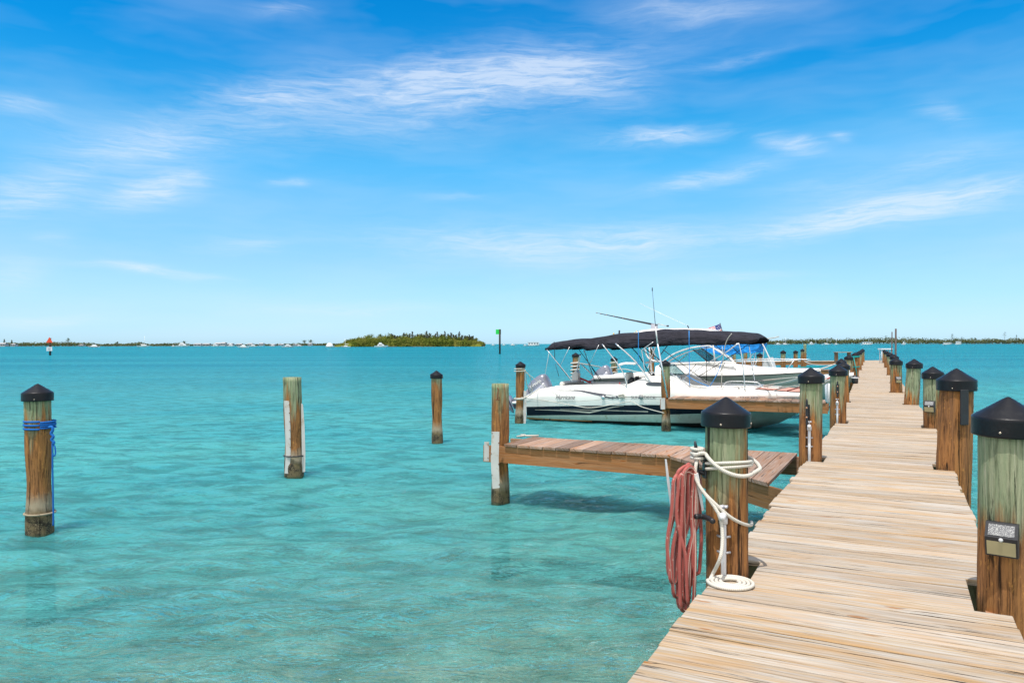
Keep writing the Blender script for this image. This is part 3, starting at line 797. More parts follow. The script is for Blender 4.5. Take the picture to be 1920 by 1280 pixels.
# red hose hanging beside that piling
m, n, out = mat_new('hose_rubber')
uvn = n.new('ShaderNodeUVMap').outputs[0]; su = n.new('ShaderNodeSeparateXYZ'); n.l.new(uvn, su.inputs[0])
f1_ = n.math('FRACT', n.math('MULTIPLY', su.outputs[1], 2)); stp = n.math('LESS_THAN', n.math('ABSOLUTE', n.math('SUBTRACT', f1_, .5)), .07)
tc = n.new('ShaderNodeTexCoord').outputs['Object']
cc = n.mix(n.noise(tc, 9, 4), (.47, .13, .11), (.32, .07, .06)); cc = n.mix(n.rng(n.noise(tc, 60, 4), .62, .7), cc, (.55, .35, .3))
cc = n.mix(stp, cc, (.62, .52, .45)); principled(n, out, cc, .55, 0, None, .3); M_hose = m
hose = empty('garden_hose', PD(1285, 980, c1.y - .05), 0, 'dull red garden hose hanging in long loops beside the nearest left piling', 'hose')
mb = MB(); hr = .0118
Dh = c1.y - .10
random.seed(21)
loops = [(1262, 1282, 892, 1092, 1262), (1276, 1296, 882, 1118, 1268), (1283, 1300, 873, 1100, 1290), (1290, 1312, 880, 1138, 1277), (1272, 1304, 886, 1135, 1295),
         (1270, 1308, 876, 1128, 1286), (1266, 1286, 890, 1080, 1259), (1298, 1313, 886, 1075, 1306), (1280, 1305, 878, 1144, 1282)]
for i, (xl, xr, yt, yb, xb) in enumerate(loops):
    d0 = Dh + .022 * (i % 4) - .03; d1_ = d0 + .07
    xm = (xl + xr) / 2
    pts = [(xl, yt + 26, d0), (xl + 1, yt + 10, d0), ((xl + xm) / 2, yt + 1, d0 + .01), (xm, yt - 3, .5 * (d0 + d1_)), ((xr + xm) / 2, yt + 1, d1_), (xr - 1, yt + 10, d1_), (xr, yt + 30, d1_)]
    hb = (yb - yt)
    wv = random.uniform(-4, 4)
    pts += [(xr - 1 + wv * .4, yt + hb * .35, d1_), (xb + 9 + wv * .5, yt + hb * .62, d1_ - .01), (xb + 7, yt + hb * .85, d1_ - .02), (xb + 5, yb - 5, d1_ - .02), (xb, yb, .5 * (d0 + d1_)), (xb - 5, yb - 6, d0),
            (xb - 7, yt + hb * .86, d0), (xb - 8 + wv, yt + hb * .62, d0), (xl - 2 + wv * .4, yt + hb * .35, d0)]
    pp = [PD(*q_) for q_ in pts]; sm = smoothpts(pp + [pp[0]], 5)[:-1]
    mb.tube(sm, hr, 10, closed=True)
random.seed(7)
o = mb.build('hose_coil', M_hose, hose); o.location = -hose.location
mb = MB(); mb.tube(smoothpts([PD(x, y, D_) for x, y, D_ in ((1304, 968, Dh), (1316, 968, Dh + .02), (1328, 971, Dh - .03), (1337, 977, Dh - .10))], 4), [.0165] * 13, 10)
o = mb.build('hose_end', M_black, hose); o.location = -hose.location
mb = MB(); mb.tube(smoothpts([PD(x, y, Dh + .05) for x, y in ((1292, 884), (1299, 880), (1307, 884), (1309, 900), (1309, 930))], 3), .012, 8)
mb.box(PD(1308, 905, Dh + .06), Z_, X_, Y_, .12, .03, .02)
o = mb.build('hook', M_black, hose); o.location = -hose.location
# small white flat lath leaning by the hose, and white conduit beside the pile
mb = MB(); mb.prism([PD(x, y, Dh + .14) for x, y in ((1247, 861), (1250, 861), (1256, 905), (1260, 950), (1257.5, 951), (1251, 905))], (0, .01, 0))
o = mb.build('batten', M_pvc); tag(o, 'narrow white batten standing just left of the red hose', 'batten')
mb = MB(); mb.prism([PD(x, y, Dh + .02) for x, y in ((1303.5, 890), (1309, 886), (1312, 900), (1320, 956), (1316.5, 958), (1308, 915))], (0, .012, 0))
o = mb.build('tie_strap', M_pvc); tag(o, 'white webbing strap hanging between the red hose and the piling', 'strap')

# solar lamps
def solar(pt, off, z, s_, label):
    c, nn = on_pile(pt, off, z, .0); sd = Z_.cross(nn)
    e = empty('solar_lamp', c, 0, label, 'lamp', 'solar lamps on the right row of pilings')
    W_, Hh_, Dp = .155 * s_, .185 * s_, .06 * s_
    mb = MB()
    # wedge body: sloping panel on top, lens below
    def q3(x, y, zz): return sd * x + nn * y + Z_ * zz
    prof = [(0, -Hh_ / 2), (Dp * .75, -Hh_ / 2), (Dp * 1.15, Hh_ * .08), (Dp * .45, Hh_ / 2), (0, Hh_ / 2)]
    mb.prism([q3(-W_ / 2, y, zz) for y, zz in prof], sd * W_)
    mb.build('housing', M_black, e)
    def face(u0, u1, p0, p1, t0, t1, lift):
        a = Vector((p0[0], p0[1])); b = Vector((p1[0], p1[1])); d = b - a; nrm = Vector((d.y, -d.x)).normalized()
        if nrm.x < 0: nrm = -nrm
        A_ = a + d * t0 + nrm * lift; B_ = a + d * t1 + nrm * lift
        m_ = MB(); m_.prism([q3(u0, A_.x, A_.y), q3(u1, A_.x, A_.y), q3(u1, B_.x, B_.y), q3(u0, B_.x, B_.y)], nn * .002); return m_
    m1, n_, out_ = mat_new('solar_cell')
    t_ = n_.new('ShaderNodeTexCoord').outputs['Object']
    principled(n_, out_, n_.mix(n_.rng(n_.voronoi(t_, 190), .2, .5), (.62, .62, .60), (.20, .20, .21)), .25, .3)
    face(-W_ * .40, W_ * .40, prof[2], prof[3], .14, .86, .001).build('solar_panel', m1, e)
    face(-W_ * .44, W_ * .44, prof[1], prof[2], .08, .80, .001).build('lens', simple('lamp_lens', (.44, .37, .21), .3), e)
    m_ = MB(); m_.lathe([(.012 * s_, 0), (.010 * s_, .006), (.004, .009)], q3(0, Dp * 1.12, Hh_ * .02), 10, axis=nn); m_.build('sensor', M_pvc, e)
    e.rotation_euler = (0, 0, 0)
    return e
solar(RP[0], -.14, 1.28, .98, 'solar lamp on the large piling at the right edge of the picture')
solar(RP[2], -.28, 1.27, 1.05, 'solar lamp on the piling behind the thick brown one')
solar(RP[4], .3, 1.28, 1.0, 'small solar lamp on the fifth right piling')

# blue rope on the far-left piling
o_, c_, r_, z_ = WP[0]; cd = cam_dir(c_); ca = math.atan2(cd.y, cd.x)
e = empty('tie_rope', (c_.x, c_.y, 1.4), 0, 'blue rope knotted round the far left piling with its end hanging down', 'rope')
mb = MB()
for k, zz in enumerate((1.395, 1.372, 1.35, 1.325)): mb.tube(wrap(c_, r_ * .97 + .014, zz, ca, ca + 2 * PI, .012 * (-1) ** k, 40), .0115, 8)
u0 = c_.y - r_ * .8
kn = [PD(x, y, u0) for x, y in ((92, 801), (97, 800), (99, 806), (96, 812), (100, 818), (97, 824), (101, 829), (99, 832))]
mb.tube(smoothpts(kn, 4), .017, 8)
mb.tube(smoothpts([PD(x, y, u0) for x, y in ((99, 830), (103, 838), (104, 848), (103, 853), (100, 855), (99, 850))], 3), .009, 6)
mb.tube(smoothpts([PD(x, y, u0) for x, y in ((98.5, 830), (98.5, 880), (99.5, 930), (100, 968), (99.5, 985))], 3), .010, 6)
o = mb.build('rope_strand', M_brope, e); o.location = -e.location
mb = MB(); mb.tube(wrap(c_, r_ * .97 + .012, .262, ca, ca + 2 * PI, 0, 30, .0), .013, 8)
o = mb.build('mooring_rope', rope_mat('rope_old', (.45, .38, .28), (.22, .18, .12))); tag(o, 'old crusted rope round the foot of the far left piling', 'rope')
# strips and band on the flat-topped piling
o_, c_, r_, z_ = WP[1]
for (pl_, dd_, lb) in (([(532.5, 751), (542, 751), (544.5, 800), (545, 850), (543, 888), (533.5, 887), (536, 850), (534.5, 800)], -.02, 0),
                    ([(564.5, 756), (568, 758), (571, 800), (572.5, 850), (572, 884), (566, 885), (566, 850)], .08, 0)):
    mb = MB(); mb.prism([PD(x, y, c_.y - r_ * .80 + dd_) for x, y in pl_], (0, .006, 0)); o = mb.build('rub_strip', M_vinyl, o_); o.location = -o_.location
    if dd_ < 0:
        for k in range(8): MB().lathe([(.008, 0), (.008, .005)], PD(542.3 + k * .35, 758 + k * 16, c_.y - r_ * .80 + dd_ - .004), 6, axis=(0, -1, 0)).build('nail', simple('rusty_nail', (.22, .09, .04), .8), o)
cd = cam_dir(c_); ca = math.atan2(cd.y, cd.x)
mb = MB(); mb.tube(wrap(c_, r_ * 1.04, .37, ca, ca + 2 * PI, 0, 30), .012, 6); o = mb.build('strap', M_black, o_); o.location = -o_.location
# strip on the stern piling, ropes round it
o_, c_, r_, z_ = WP[3]
mb = MB(); mb.prism([PD(x, y, c_.y - r_ * .5) for x, y in ((982, 732), (987.5, 734), (987, 780), (985, 798), (980.5, 798), (981, 770))], (0, .03, 0)); o = mb.build('rub_strip', M_vinyl, o_); o.location = -o_.location
# rust hook on the near finger end piling
o_, c_, r_, z_ = FP1
mb = MB(); D_ = c_.y - r_ - .02; mb.tube(smoothpts([PD(x, y, D_) for x, y in ((932, 727), (934.5, 730), (933, 738), (932.5, 748))], 3), .010, 6); mb.tube([PD(929, 749, D_), PD(936, 749, D_)], .008, 6)
o = mb.build('hook', simple('rusty_nail', (.22, .09, .04), .8), o_); o.location = -o_.location
# short rope end on the near finger pier
mb = MB(); a_ = P(969, 818, DZ + .01); mb.tube([a_, a_ + Vector((.1, -.03, .012)), a_ + Vector((.13, .02, .02)), a_ + Vector((.06, .04, .02)), a_ + Vector((.16, .0, .01)), a_ + Vector((.34, .03, .01))], .014, 8)
tag(mb.build('rope_end', M_rope), 'short rope end lying on the outer end of the near finger pier', 'rope')

# white fish cleaning table at the far end of the boardwalk
tb = P(1651, 681, DZ); e = empty('cleaning_table', tb, 0, 'white table on legs at the far right end of the boardwalk', 'table')
mb = MB(); mb.box((.35, 0, 1.02), X_, Y_, Z_, .86, .55, .09, bev=.02); mb.build('table_top', M_pvc, e)
for (x, y) in ((.0, -.2), (.05, .2), (.68, -.2), (.68, .2)):
    mb = MB(); mb.tube([(x, y, 0), (x, y, .97)], .035, 8); mb.build('leg', M_pvc, e)
# small shelter frame on the far finger (wooden bench rail)
tb = P(1571, 681, DZ); e = empty('bait_bench', (tb.x, tb.y, DZ), 0, 'low wooden bench with a pale top beyond the left row of pilings', 'bench')
mb = MB(); mb.box((.35, 0, .80), X_, Y_, Z_, 1.2, .45, .05); mb.build('bench_top', M_deck, e)
for x in (-.12, .8):
    mb = MB(); mb.box((x, 0, .39), Z_, X_, Y_, .76, .2, .2); mb.build('leg', M_fascia_d, e)
# teal rope on a left piling, dark hose reel beside it
o_, c_, r_, z_ = LP[6]; e = empty('tie_rope', (c_.x, c_.y, 1.3), 0, 'teal rope tied round the seventh left piling', 'rope'); mb = MB()
for zz in (1.75, 1.72, 1.3): mb.tube(wrap(c_, r_ + .02, zz, 0, 2 * PI, .05, 20), .018, 6)
mb.tube([Vector((c_.x - .15, c_.y - r_ - .03, 1.75)), Vector((c_.x - .05, c_.y - r_ - .05, 1.2)), Vector((c_.x, c_.y - r_ - .02, .95))], .018, 6)
o = mb.build('rope_strand', M_trope, e); o.location = -e.location
b_ = P(1603, 719, DZ); mb = MB(); mb.lathe([(.08, 0), (.11, .03), (.11, .2), (.08, .28), (.03, .3)], (0, 0, 0), 14, mi=0)
o = mb.build('dock_bucket', M_black); o.location = (b_.x, b_.y, DZ); tag(o, 'dark bucket standing beside the left pilings past the bend', 'bucket')
mb = MB(); mb.lathe([(.115, .19), (.12, .21), (.115, .23)], (0, 0, 0), 14); mb.build('rim', M_pvc, o)
# ------------------------------------------------------------------ moored boats
BD = Vector((.889, -.458)).normalized(); BN = Vector((-BD.y, BD.x)); BRZ = math.atan2(BD.y, BD.x)
M_gel = simple('white_gelcoat', (.88, .86, .82), .22, 0, .03, 1.2, coat=.25)
M_gel2 = simple('cream_gelcoat', (.72, .70, .66), .3, 0, .05, 1.5)
M_navy = simple('navy_band', (.008, .010, .024), .35, 0, .3, 2, spec=.3)
M_keel = simple('pale_bottom', (.64, .64, .56), .5, 0, .12, 3, stain=(.42, .36, .22))
M_botdark = simple('dark_bottom', (.012, .012, .010), .7)
M_hullshade = simple('grey_green_hull_shade', (.40, .41, .34), .3, 0, .06, 2, coat=.3)  # grey-green puts shade into the colour of the hull sides
M_steel = simple('stainless', (.72, .73, .75), .22, .85, .05)
M_tubew = simple('white_tube', (.78, .77, .76), .3)
M_dark = simple('dark_strap', (.02, .02, .03), .7)
M_seat = simple('grey_vinyl', (.36, .36, .36), .6)
M_cowl = simple('motor_cowl', (.24, .25, .31), .28, .3, .08, 3, coat=.5)
M_cowl_l = simple('motor_cowl_light', (.46, .47, .54), .25, .3, .08, 3, coat=.5)
M_mat = simple('faded_red_mat', (.55, .27, .21), .8, 0, .12, 5)
def glass(name, col, a):
    m, n, out = mat_new(name)
    t = n.new('ShaderNodeBsdfTransparent'); t.inputs[0].default_value = col + (1,)
    g = n.new('ShaderNodeBsdfGlossy'); g.inputs['Roughness'].default_value = .04
    x = n.new('ShaderNodeMixShader'); x.inputs[0].default_value = a
    n.l.new(t.outputs[0], x.inputs[1]); n.l.new(g.outputs[0], x.inputs[2]); n.l.new(x.outputs[0], out.inputs[0])
    return m
M_glass = glass('windscreen_glass', (.55, .68, .70), .18)
def canvas(name, col):
    m, n, out = mat_new(name)
    tc = n.new('ShaderNodeTexCoord').outputs['Object']
    f = n.noise(n.mapping(tc, scale=(.9, 2.6, 3.5)), 1, 5, .6, 1.2); g = n.noise(tc, 5, 5, .6)
    c = n.mix(n.rng(g, .3, .7), tuple(q * 1.4 for q in col), tuple(q * .7 for q in col))
    principled(n, out, c, .82, 0, n.bump(f, 1.0, .22), .25); return m
M_canvas = canvas('black_canvas', (.022, .021, .030))
M_blue = canvas('blue_canvas', (.02, .27, .74))

class Boat:
    def __init__(s, name, origin, rz, label, cat, group=None):
        s.o = empty(name, (origin[0], origin[1], 0), rz, label, cat, group)
        s.O = Vector(origin); s.b = Vector((math.cos(rz), math.sin(rz))); s.n = Vector((-s.b.y, s.b.x))
    def pt(s, px, py, yl):           # picture point -> boat coordinates on the lengthwise plane y = yl
        u, v = uv_of(px, py)
        D = (yl + s.O.dot(s.n)) / (u * s.n.x + s.n.y)
        W = Vector((u * D, D)) - s.O
        return Vector((W.dot(s.b), yl, HC - v * D))
    def part(s, mb, name, mat, parent=None): return mb.build(name, mat, parent or s.o)
    def tube(s, name, pts, r, mat, yl=None, n_=4, parent=None, k=8, smoothit=True):
        P_ = [s.pt(p[0], p[1], p[2] if len(p) > 2 else yl) for p in pts]
        if smoothit and len(P_) > 2: P_ = smoothpts(P_, n_)
        return s.part(MB().tube(P_, r, k), name, mat, parent)

def interp(keys, x):
    xs_ = [k[0] for k in keys]; return [float(np.interp(x, xs_, [k[1][j] for k in keys])) for j in range(len(keys[0][1]))]
def hull_mesh(keys, xs_, mis, yk=0):
    """keys: (x, [y0,z0,y1,z1,...]) half section, keel to gunwale"""
    secs = []
    for x in xs_:
        v = interp(keys, x); half = [(v[i], v[i + 1]) for i in range(0, len(v), 2)]
        secs.append([Vector((x, -y, z)) for y, z in reversed(half)] + [Vector((x, y, z)) for y, z in half[1:]])
    mb = MB(); k = len(mis); full = list(reversed(mis)) + list(mis)
    mb.loft(secs, closed=False, caps=False, mis=full)
    mb.add(secs[0], [tuple(range(len(secs[0])))], mis[-1]); mb.add(secs[-1], [tuple(range(len(secs[-1])))], mis[-1])
    return mb, secs
def font_mesh(o, name):
    bpy.context.view_layer.update()
    me_ = bpy.data.meshes.new_from_object(o.evaluated_get(bpy.context.evaluated_depsgraph_get())); me_.name = name
    cu = o.data; bpy.data.objects.remove(o); bpy.data.curves.remove(cu); return me_
def text(boat, txt, px, py, yl, size, mat, name='lettering', shear=0, width=None, face=-1, tilt=0, sx=1.0, lift=.012, rot90=False):
    cu = bpy.data.curves.new(name, 'FONT'); cu.body = txt; cu.size = size; cu.extrude = .002; cu.shear = shear; cu.align_x = 'LEFT'; cu.align_y = 'CENTER'
    o = bpy.data.objects.new(name, cu); C.objects.link(o); cu.materials.append(mat); o.parent = boat.o
    me_ = font_mesh(o, name); p = boat.pt(px, py, yl - lift); o = link(name, me_, None, boat.o); o.location = p; o.rotation_euler = (PI / 2, tilt, 0)
    o.scale = (sx, 1, 1)
    return o

# ---- boat one: white deck boat
O1 = (.983, 24.13)
b1 = Boat('deck_boat', O1, BRZ, 'white deck boat with navy band, grey outboard and long black canopy', 'boat')
H = 1.25
keys = [(0.0, [0, -.35, 1.05, .03, 1.15, .15, 1.20, .425, 1.22, .60, 1.18, .76]),
        (.35, [0, -.36, 1.06, .04, 1.16, .17, 1.21, .44, 1.25, .68, 1.08, .95]),
        (.9, [0, -.37, 1.08, .06, 1.17, .20, 1.22, .475, 1.27, .76, 1.06, 1.05]),
        (2., [0, -.38, 1.09, .09, 1.18, .25, 1.23, .53, 1.28, .82, 1.05, 1.11]),
        (3.2, [0, -.38, 1.10, .11, 1.2, .31, 1.24, .59, 1.29, .85, 1.06, 1.15]),
        (3.75, [0, -.37, 1.10, .12, 1.2, .34, 1.24, .615, 1.29, .88, 1.04, 1.40]),
        (4.5, [0, -.34, 1.08, .13, 1.19, .37, 1.24, .64, 1.29, .90, 1.04, 1.40]),
        (5.05, [0, -.28, 1.03, .14, 1.16, .41, 1.22, .665, 1.28, .90, 1.10, 1.16]),
        (6.3, [0, -.1, .80, .20, 1.0, .48, 1.14, .70, 1.22, .90, 1.08, 1.12]),
        (7.2, [0, .14, .5, .34, .78, .56, .98, .76, 1.10, .89, 1.08, 1.06]),
        (7.8, [0, .48, .28, .56, .5, .68, .72, .82, .88, .90, .86, 1.02]),
        (8.2, [0, .74, .14, .78, .3, .83, .46, .88, .58, .92, .56, 1.0])]
xsb = sorted(set([k[0] for k in keys] + [i * .25 for i in range(33)]))
keys = [(x, v[:10] + [(v[8] * .45 + v[10] * .55) + .07, (v[9] * .5 + v[11] * .5) + .04] + v[10:]) for x, v in keys]
mb, secs = hull_mesh(keys, xsb, [2, 2, 1, 0, 0, 0])
for i in range(len(mb.f)):   # underwater faces dark
    zz = sum(mb.v[j][2] for j in mb.f[i]) / len(mb.f[i])
    if mb.mi[i] == 2 and zz < .02: mb.mi[i] = 3
b1.part(mb, 'hull', [M_gel, M_navy, M_keel, M_botdark])
# deck cap, cockpit walls, sole
def gun(x): v = interp(keys, x); return v[-2], v[-1]
def ring(x, inset): y, z = gun(x); return max(.05, y - inset), z
mb = MB()
for sgn in (-1, 1):
    secs_ = []
    for x in [q for q in xsb if .9 <= q <= 6.4]:
        y, z = gun(x); zi = min(z + .02, 1.18)
        secs_.append([Vector((x, sgn * y, z)), Vector((x, sgn * (y - .05), z + .03)), Vector((x, sgn * (y - .22), z + .03)), Vector((x, sgn * (y - .24), z - .02)), Vector((x, sgn * (y - .26), .55))])
    mb.loft(secs_, caps=False)
# aft deck and bow deck
def deckplate(x0, x1, lift=.02, n_=8):
    sc_ = []
    for i in range(n_ + 1):
        x = x0 + (x1 - x0) * i / n_; y, z = gun(x)
        sc_.append([Vector((x, -y, z)), Vector((x, -y + .06, z + lift)), Vector((x, 0, z + lift + .02)), Vector((x, y - .06, z + lift)), Vector((x, y, z))])
    mb.loft(sc_, caps=False)
deckplate(0, .95); deckplate(6.35, 8.2)
mb.quad((.95, -1.0, .55), (6.4, -1.0, .55), (6.4, 1.0, .55), (.95, 1.0, .55))
mb.quad((.95, -1.0, .55), (.95, 1.0, .55), (.95, 1.0, 1.08), (.95, -1.0, 1.08)); mb.quad((6.38, -1.0, .55), (6.38, 1.0, .55), (6.38, 1.0, 1.14), (6.38, -1.0, 1.14))
b1.part(mb, 'deck', M_gel)
mb = MB()   # bow mat
sc_ = []
for i in range(9):
    x = 6.55 + 1.55 * i / 8; y, z = gun(x); y = max(.15, y - .16 - (.5 if i < 1 else 0)); sc_.append([Vector((x, -y, z + .045)), Vector((x, 0, z + .055)), Vector((x, y, z + .045))])
mb.loft(sc_, caps=False); b1.part(mb, 'bow_mat', M_mat)
mb = MB(); mb.box((7.0, 0, 1.13), X_, Y_, Z_, .5, .7, .05, bev=.02); mb.box((6.2, -.1, 1.12), X_, Y_, Z_, 1.1, 1.5, .12, bev=.04); b1.part(mb, 'hatch', M_gel)
# seats, console, windscreen
for (x, y, z, a, b_, c_) in ((1.35, 0, .78, .7, 1.7, .42), (1.02, 0, 1.12, .18, 1.7, .16), (2.4, .72, .76, 1.4, .45, .42), (5.7, -.6, .8, 1.2, .5, .4), (5.7, .6, .8, 1.2, .5, .4)):
    mb = MB(); mb.box((x, y, z), X_, Y_, Z_, a, b_, c_, bev=.05); b1.part(mb, 'seat', M_seat if c_ > .2 else M_gel2)
mb = MB(); mb.box((4.1, -.25, .98), X_, Y_, Z_, .7, .9, .86, bev=.06); mb.box((4.1, .75, .95), X_, Y_, Z_, .7, .6, .8, bev=.06); b1.part(mb, 'console', M_gel)
mb = MB(); mb.lathe([(.18, 0), (.19, .02), (.18, .04)], (3.66, -.25, 1.3), 20, axis=(-1, 0, .6)); b1.part(mb, 'steering_wheel', M_black)
mb = MB(); mb.box((3.2, -.3, 1.0), X_, Y_, Z_, .5, .5, .14, bev=.04); mb.box((3.0, -.3, 1.25), Z_, Y_, X_, .5, .5, .12, bev=.04); mb.tube([(3.2, -.3, .55), (3.2, -.3, .95)], .05); b1.part(mb, 'helm_seat', M_gel2)
mb = MB(); mb.prism([(4.35, -.95, 1.42), (4.35, .95, 1.42), (4.05, .8, 1.72), (4.05, -.8, 1.72)], (.008, 0, .004)); b1.part(mb, 'windscreen', M_glass)
mb = MB(); mb.tube([(4.35, -.95, 1.42), (4.05, -.8, 1.72), (4.05, .8, 1.72), (4.35, .95, 1.42)], .013); b1.part(mb, 'windscreen_frame', M_steel)
# dark ellipse on the side bump, chevron stripes, name
ys_ = -1.27
def decal(name, pts, mat, yl=ys_, t=.004, parent=None):
    mb = MB(); P_ = [b1.pt(x, y, yl) for x, y in pts]; mb.prism(P_, (0, -t, 0)); return b1.part(mb, name, mat, parent)
def hy(x, z):  # half beam of the hull side at height z
    v = interp(keys, x); ys2 = v[0::2]; zs2 = v[1::2]; return float(np.interp(z, zs2[1:], ys2[1:]))
def strip(name, pts, wid, mat, lift=.006):
    """thin band following the hull side, pts in picture"""
    mb = MB(); Q = []
    for x, y in pts: p = b1.pt(x, y, -1.24); yy = hy(p.x, p.z) + lift; p = b1.pt(x, y, -yy); Q.append(p)
    Q = smoothpts(Q, 3) if len(Q) > 2 else Q
    A_, B_ = [], []
    for i, p in enumerate(Q):
        wv = wid[0] + (wid[1] - wid[0]) * i / (len(Q) - 1)
        for L_, sg in ((A_, .5), (B_, -.5)):
            z = p.z + sg * wv; L_.append(Vector((p.x, -(hy(p.x, z) + lift), z)))
    mb.loft([[a, b] for a, b in zip(A_, B_)], caps=False); return b1.part(mb, name, mat)
M_beige = simple('beige_stripe', (.46, .44, .38), .3)
M_grey = simple('grey_stripe', (.10, .10, .12), .3)
strip('hull_stripe', [(1003, 768), (1050, 769), (1105, 773)], (.012, .05), M_beige)
strip('hull_stripe', [(1105, 773), (1125, 769), (1150, 763), (1170, 760.5)], (.05, .012), M_beige)
strip('hull_stripe', [(1050, 767), (1100, 768), (1170, 770), (1215, 771.5)], (.008, .03), M_beige)
strip('hull_stripe', [(1042, 731.5), (1085, 732), (1118, 738), (1160, 745)], (.012, .085), M_grey)
strip('hull_stripe', [(1085, 732.5), (1120, 740), (1150, 747)], (.02, .05), M_grey)
strip('hull_stripe', [(988, 752), (1080, 752.5), (1170, 745), (1240, 745)], (.008, .008), M_beige)
strip('hull_stripe', [(1170, 744.3), (1205, 744.3), (1240, 744)], (.012, .012), M_grey)
strip('hull_stripe', [(1350, 744), (1430, 744), (1510, 745)], (.01, .01), M_mat)
text(b1, 'Hurricane', 1041, 744.5, -1.285, .19, M_grey, shear=.5, tilt=-.02, sx=.80, lift=.006)
text(b1, 'SUN', 1183, 745, -1.30, .11, M_grey, sx=1.15, lift=.014)
text(b1, 'DECK', 1207, 745, -1.30, .11, M_grey, sx=1.2, lift=.014)
mb = MB(); c_ = b1.pt(1202, 744, -1.31); mb.lathe([(.07, 0), (.07, .004)], c_, 16, axis=(0, -1, 0)); b1.part(mb, 'emblem', simple('emblem_grey', (.3, .3, .3)))
text(b1, '4240 MZ', 1386, 746, -1.235, .11, M_grey, sx=1.2, lift=.03)
mb = MB(); p_ = b1.pt(1131, 744.5, -1.30); mb.lathe([(.055, 0), (.055, .03), (.03, .04)], p_, 14, axis=(0, -1, 0)); b1.part(mb, 'side_light', M_steel)
mb = MB(); p_ = b1.pt(1230, 719.5, -1.22)
mb.add([p_ + Vector((.30 * math.cos(a), -.02, .055 * math.sin(a))) for a in [2 * PI * q / 20 for q in range(20)]], [tuple(range(20))]); b1.part(mb, 'speaker_recess', M_grey)
# rust-brown waterline stain and exhaust holes
strip('waterline_stain', [(987, 783.5), (1020, 785.5), (1060, 787), (1110, 789.5)], (.05, .012), simple('rust_stain', (.42, .20, .05), .7, 0, .3, 8))
for x_ in (1020, 1031):
    mb = MB(); p_ = b1.pt(x_, 785.3, -1.19); mb.lathe([(.022, -.01), (.022, .012)], p_, 10, axis=(0, -1, 0)); b1.part(mb, 'drain_outlet', M_black)
# swim platform
mb = MB(); mb.box((-.28, -.55, .52), X_, Y_, Z_, .6, 1.0, .07, bev=.02); mb.box((-.28, .75, .52), X_, Y_, Z_, .6, .7, .07, bev=.02); mb.box((-.1, 0, .45), X_, Y_, Z_, .3, 2.2, .1, bev=.02)
b1.part(mb, 'swim_platform', M_gel)
# outboard (tilted up)
def outboard(boat, x, y, z, tilt, scale=1, txt=None):
    e = bpy.data.objects.new('outboard_motor', None); C.objects.link(e); e.parent = boat.o; e.location = (x, y, z); e.rotation_euler = (0, tilt, 0); e.scale = (scale,) * 3
    def rsec(cx2, w, d, z): # rounded box section
        out_ = []
        for i in range(20):
            a = 2 * PI * i / 20; ca_, sa_ = math.cos(a), math.sin(a)
            out_.append(Vector((cx2 + d / 2 * math.copysign(abs(ca_) ** .55, ca_), w / 2 * math.copysign(abs(sa_) ** .6, sa_), z)))
        return out_
    mb = MB(); mb.loft([rsec(0, .34, .46, 0), rsec(-.01, .44, .60, .10), rsec(-.02, .47, .66, .28), rsec(-.03, .46, .68, .46), rsec(-.05, .42, .62, .60), rsec(-.08, .34, .50, .69), rsec(-.1, .2, .3, .73)], closed=True)
    c = mb.build('cowl', M_cowl, e)
    mb = MB(); mb.loft([rsec(.06, .475, .18, .06), rsec(.05, .495, .20, .30), rsec(.03, .485, .20, .48), rsec(.0, .43, .20, .63)], closed=True); mb.build('cowl_panel', M_cowl_l, e)
    mb = MB(); mb.loft([rsec(0, .26, .40, 0), rsec(0, .2, .34, -.15), rsec(-.02, .13, .30, -.45), rsec(-.03, .09, .28, -.75)], closed=True); mb.build('leg', M_cowl, e)
    mb = MB(); mb.loft([rsec(-.08, .3, .5, -.76), rsec(-.08, .3, .5, -.78)], closed=True)
    mb.lathe([(.01, -.3), (.05, -.22), (.065, 0), (.06, .2), (.03, .3)], (-.05, 0, -.92), 12, axis=(-1, 0, 0)); mb.prism([(.12, -.012, -.98), (-.16, -.012, -.98), (-.12, -.012, -1.16), (.02, -.012, -1.1)], (0, .024, 0)); mb.build('gearcase', M_cowl, e)
    mb = MB()
    for k in range(3):
        a = 2 * PI * k / 3; d = Vector((0, math.cos(a), math.sin(a))); t = Vector((0, -d.z, d.y)); c0 = Vector((-.40, 0, -.92))
        mb.prism([c0 + d * .05 - t * .03, c0 + d * .17 - t * .07 + X_ * .03, c0 + d * .19 + t * .03, c0 + d * .05 + t * .04], X_ * .008)
    mb.build('propeller', M_black, e)
    mb = MB(); mb.box((.26, 0, -.12), X_, Y_, Z_, .18, .3, .4, bev=.03); mb.build('bracket', M_black, e)
    if txt:
        cu = bpy.data.curves.new('lettering', 'FONT'); cu.body = txt; cu.size = .115; cu.extrude = .002; cu.align_x = 'CENTER'; cu.align_y = 'CENTER'
        o = bpy.data.objects.new('lettering', cu); C.objects.link(o); cu.materials.append(M_gel); o = link('lettering', font_mesh(o, 'lettering'), None, e); o.location = (-.15, -.248, .36); o.rotation_euler = (PI / 2, PI / 2 * -1, 0)
    return e
outboard(b1, -.38, 0, .76, math.radians(60), 1.0, 'YAMAHA')

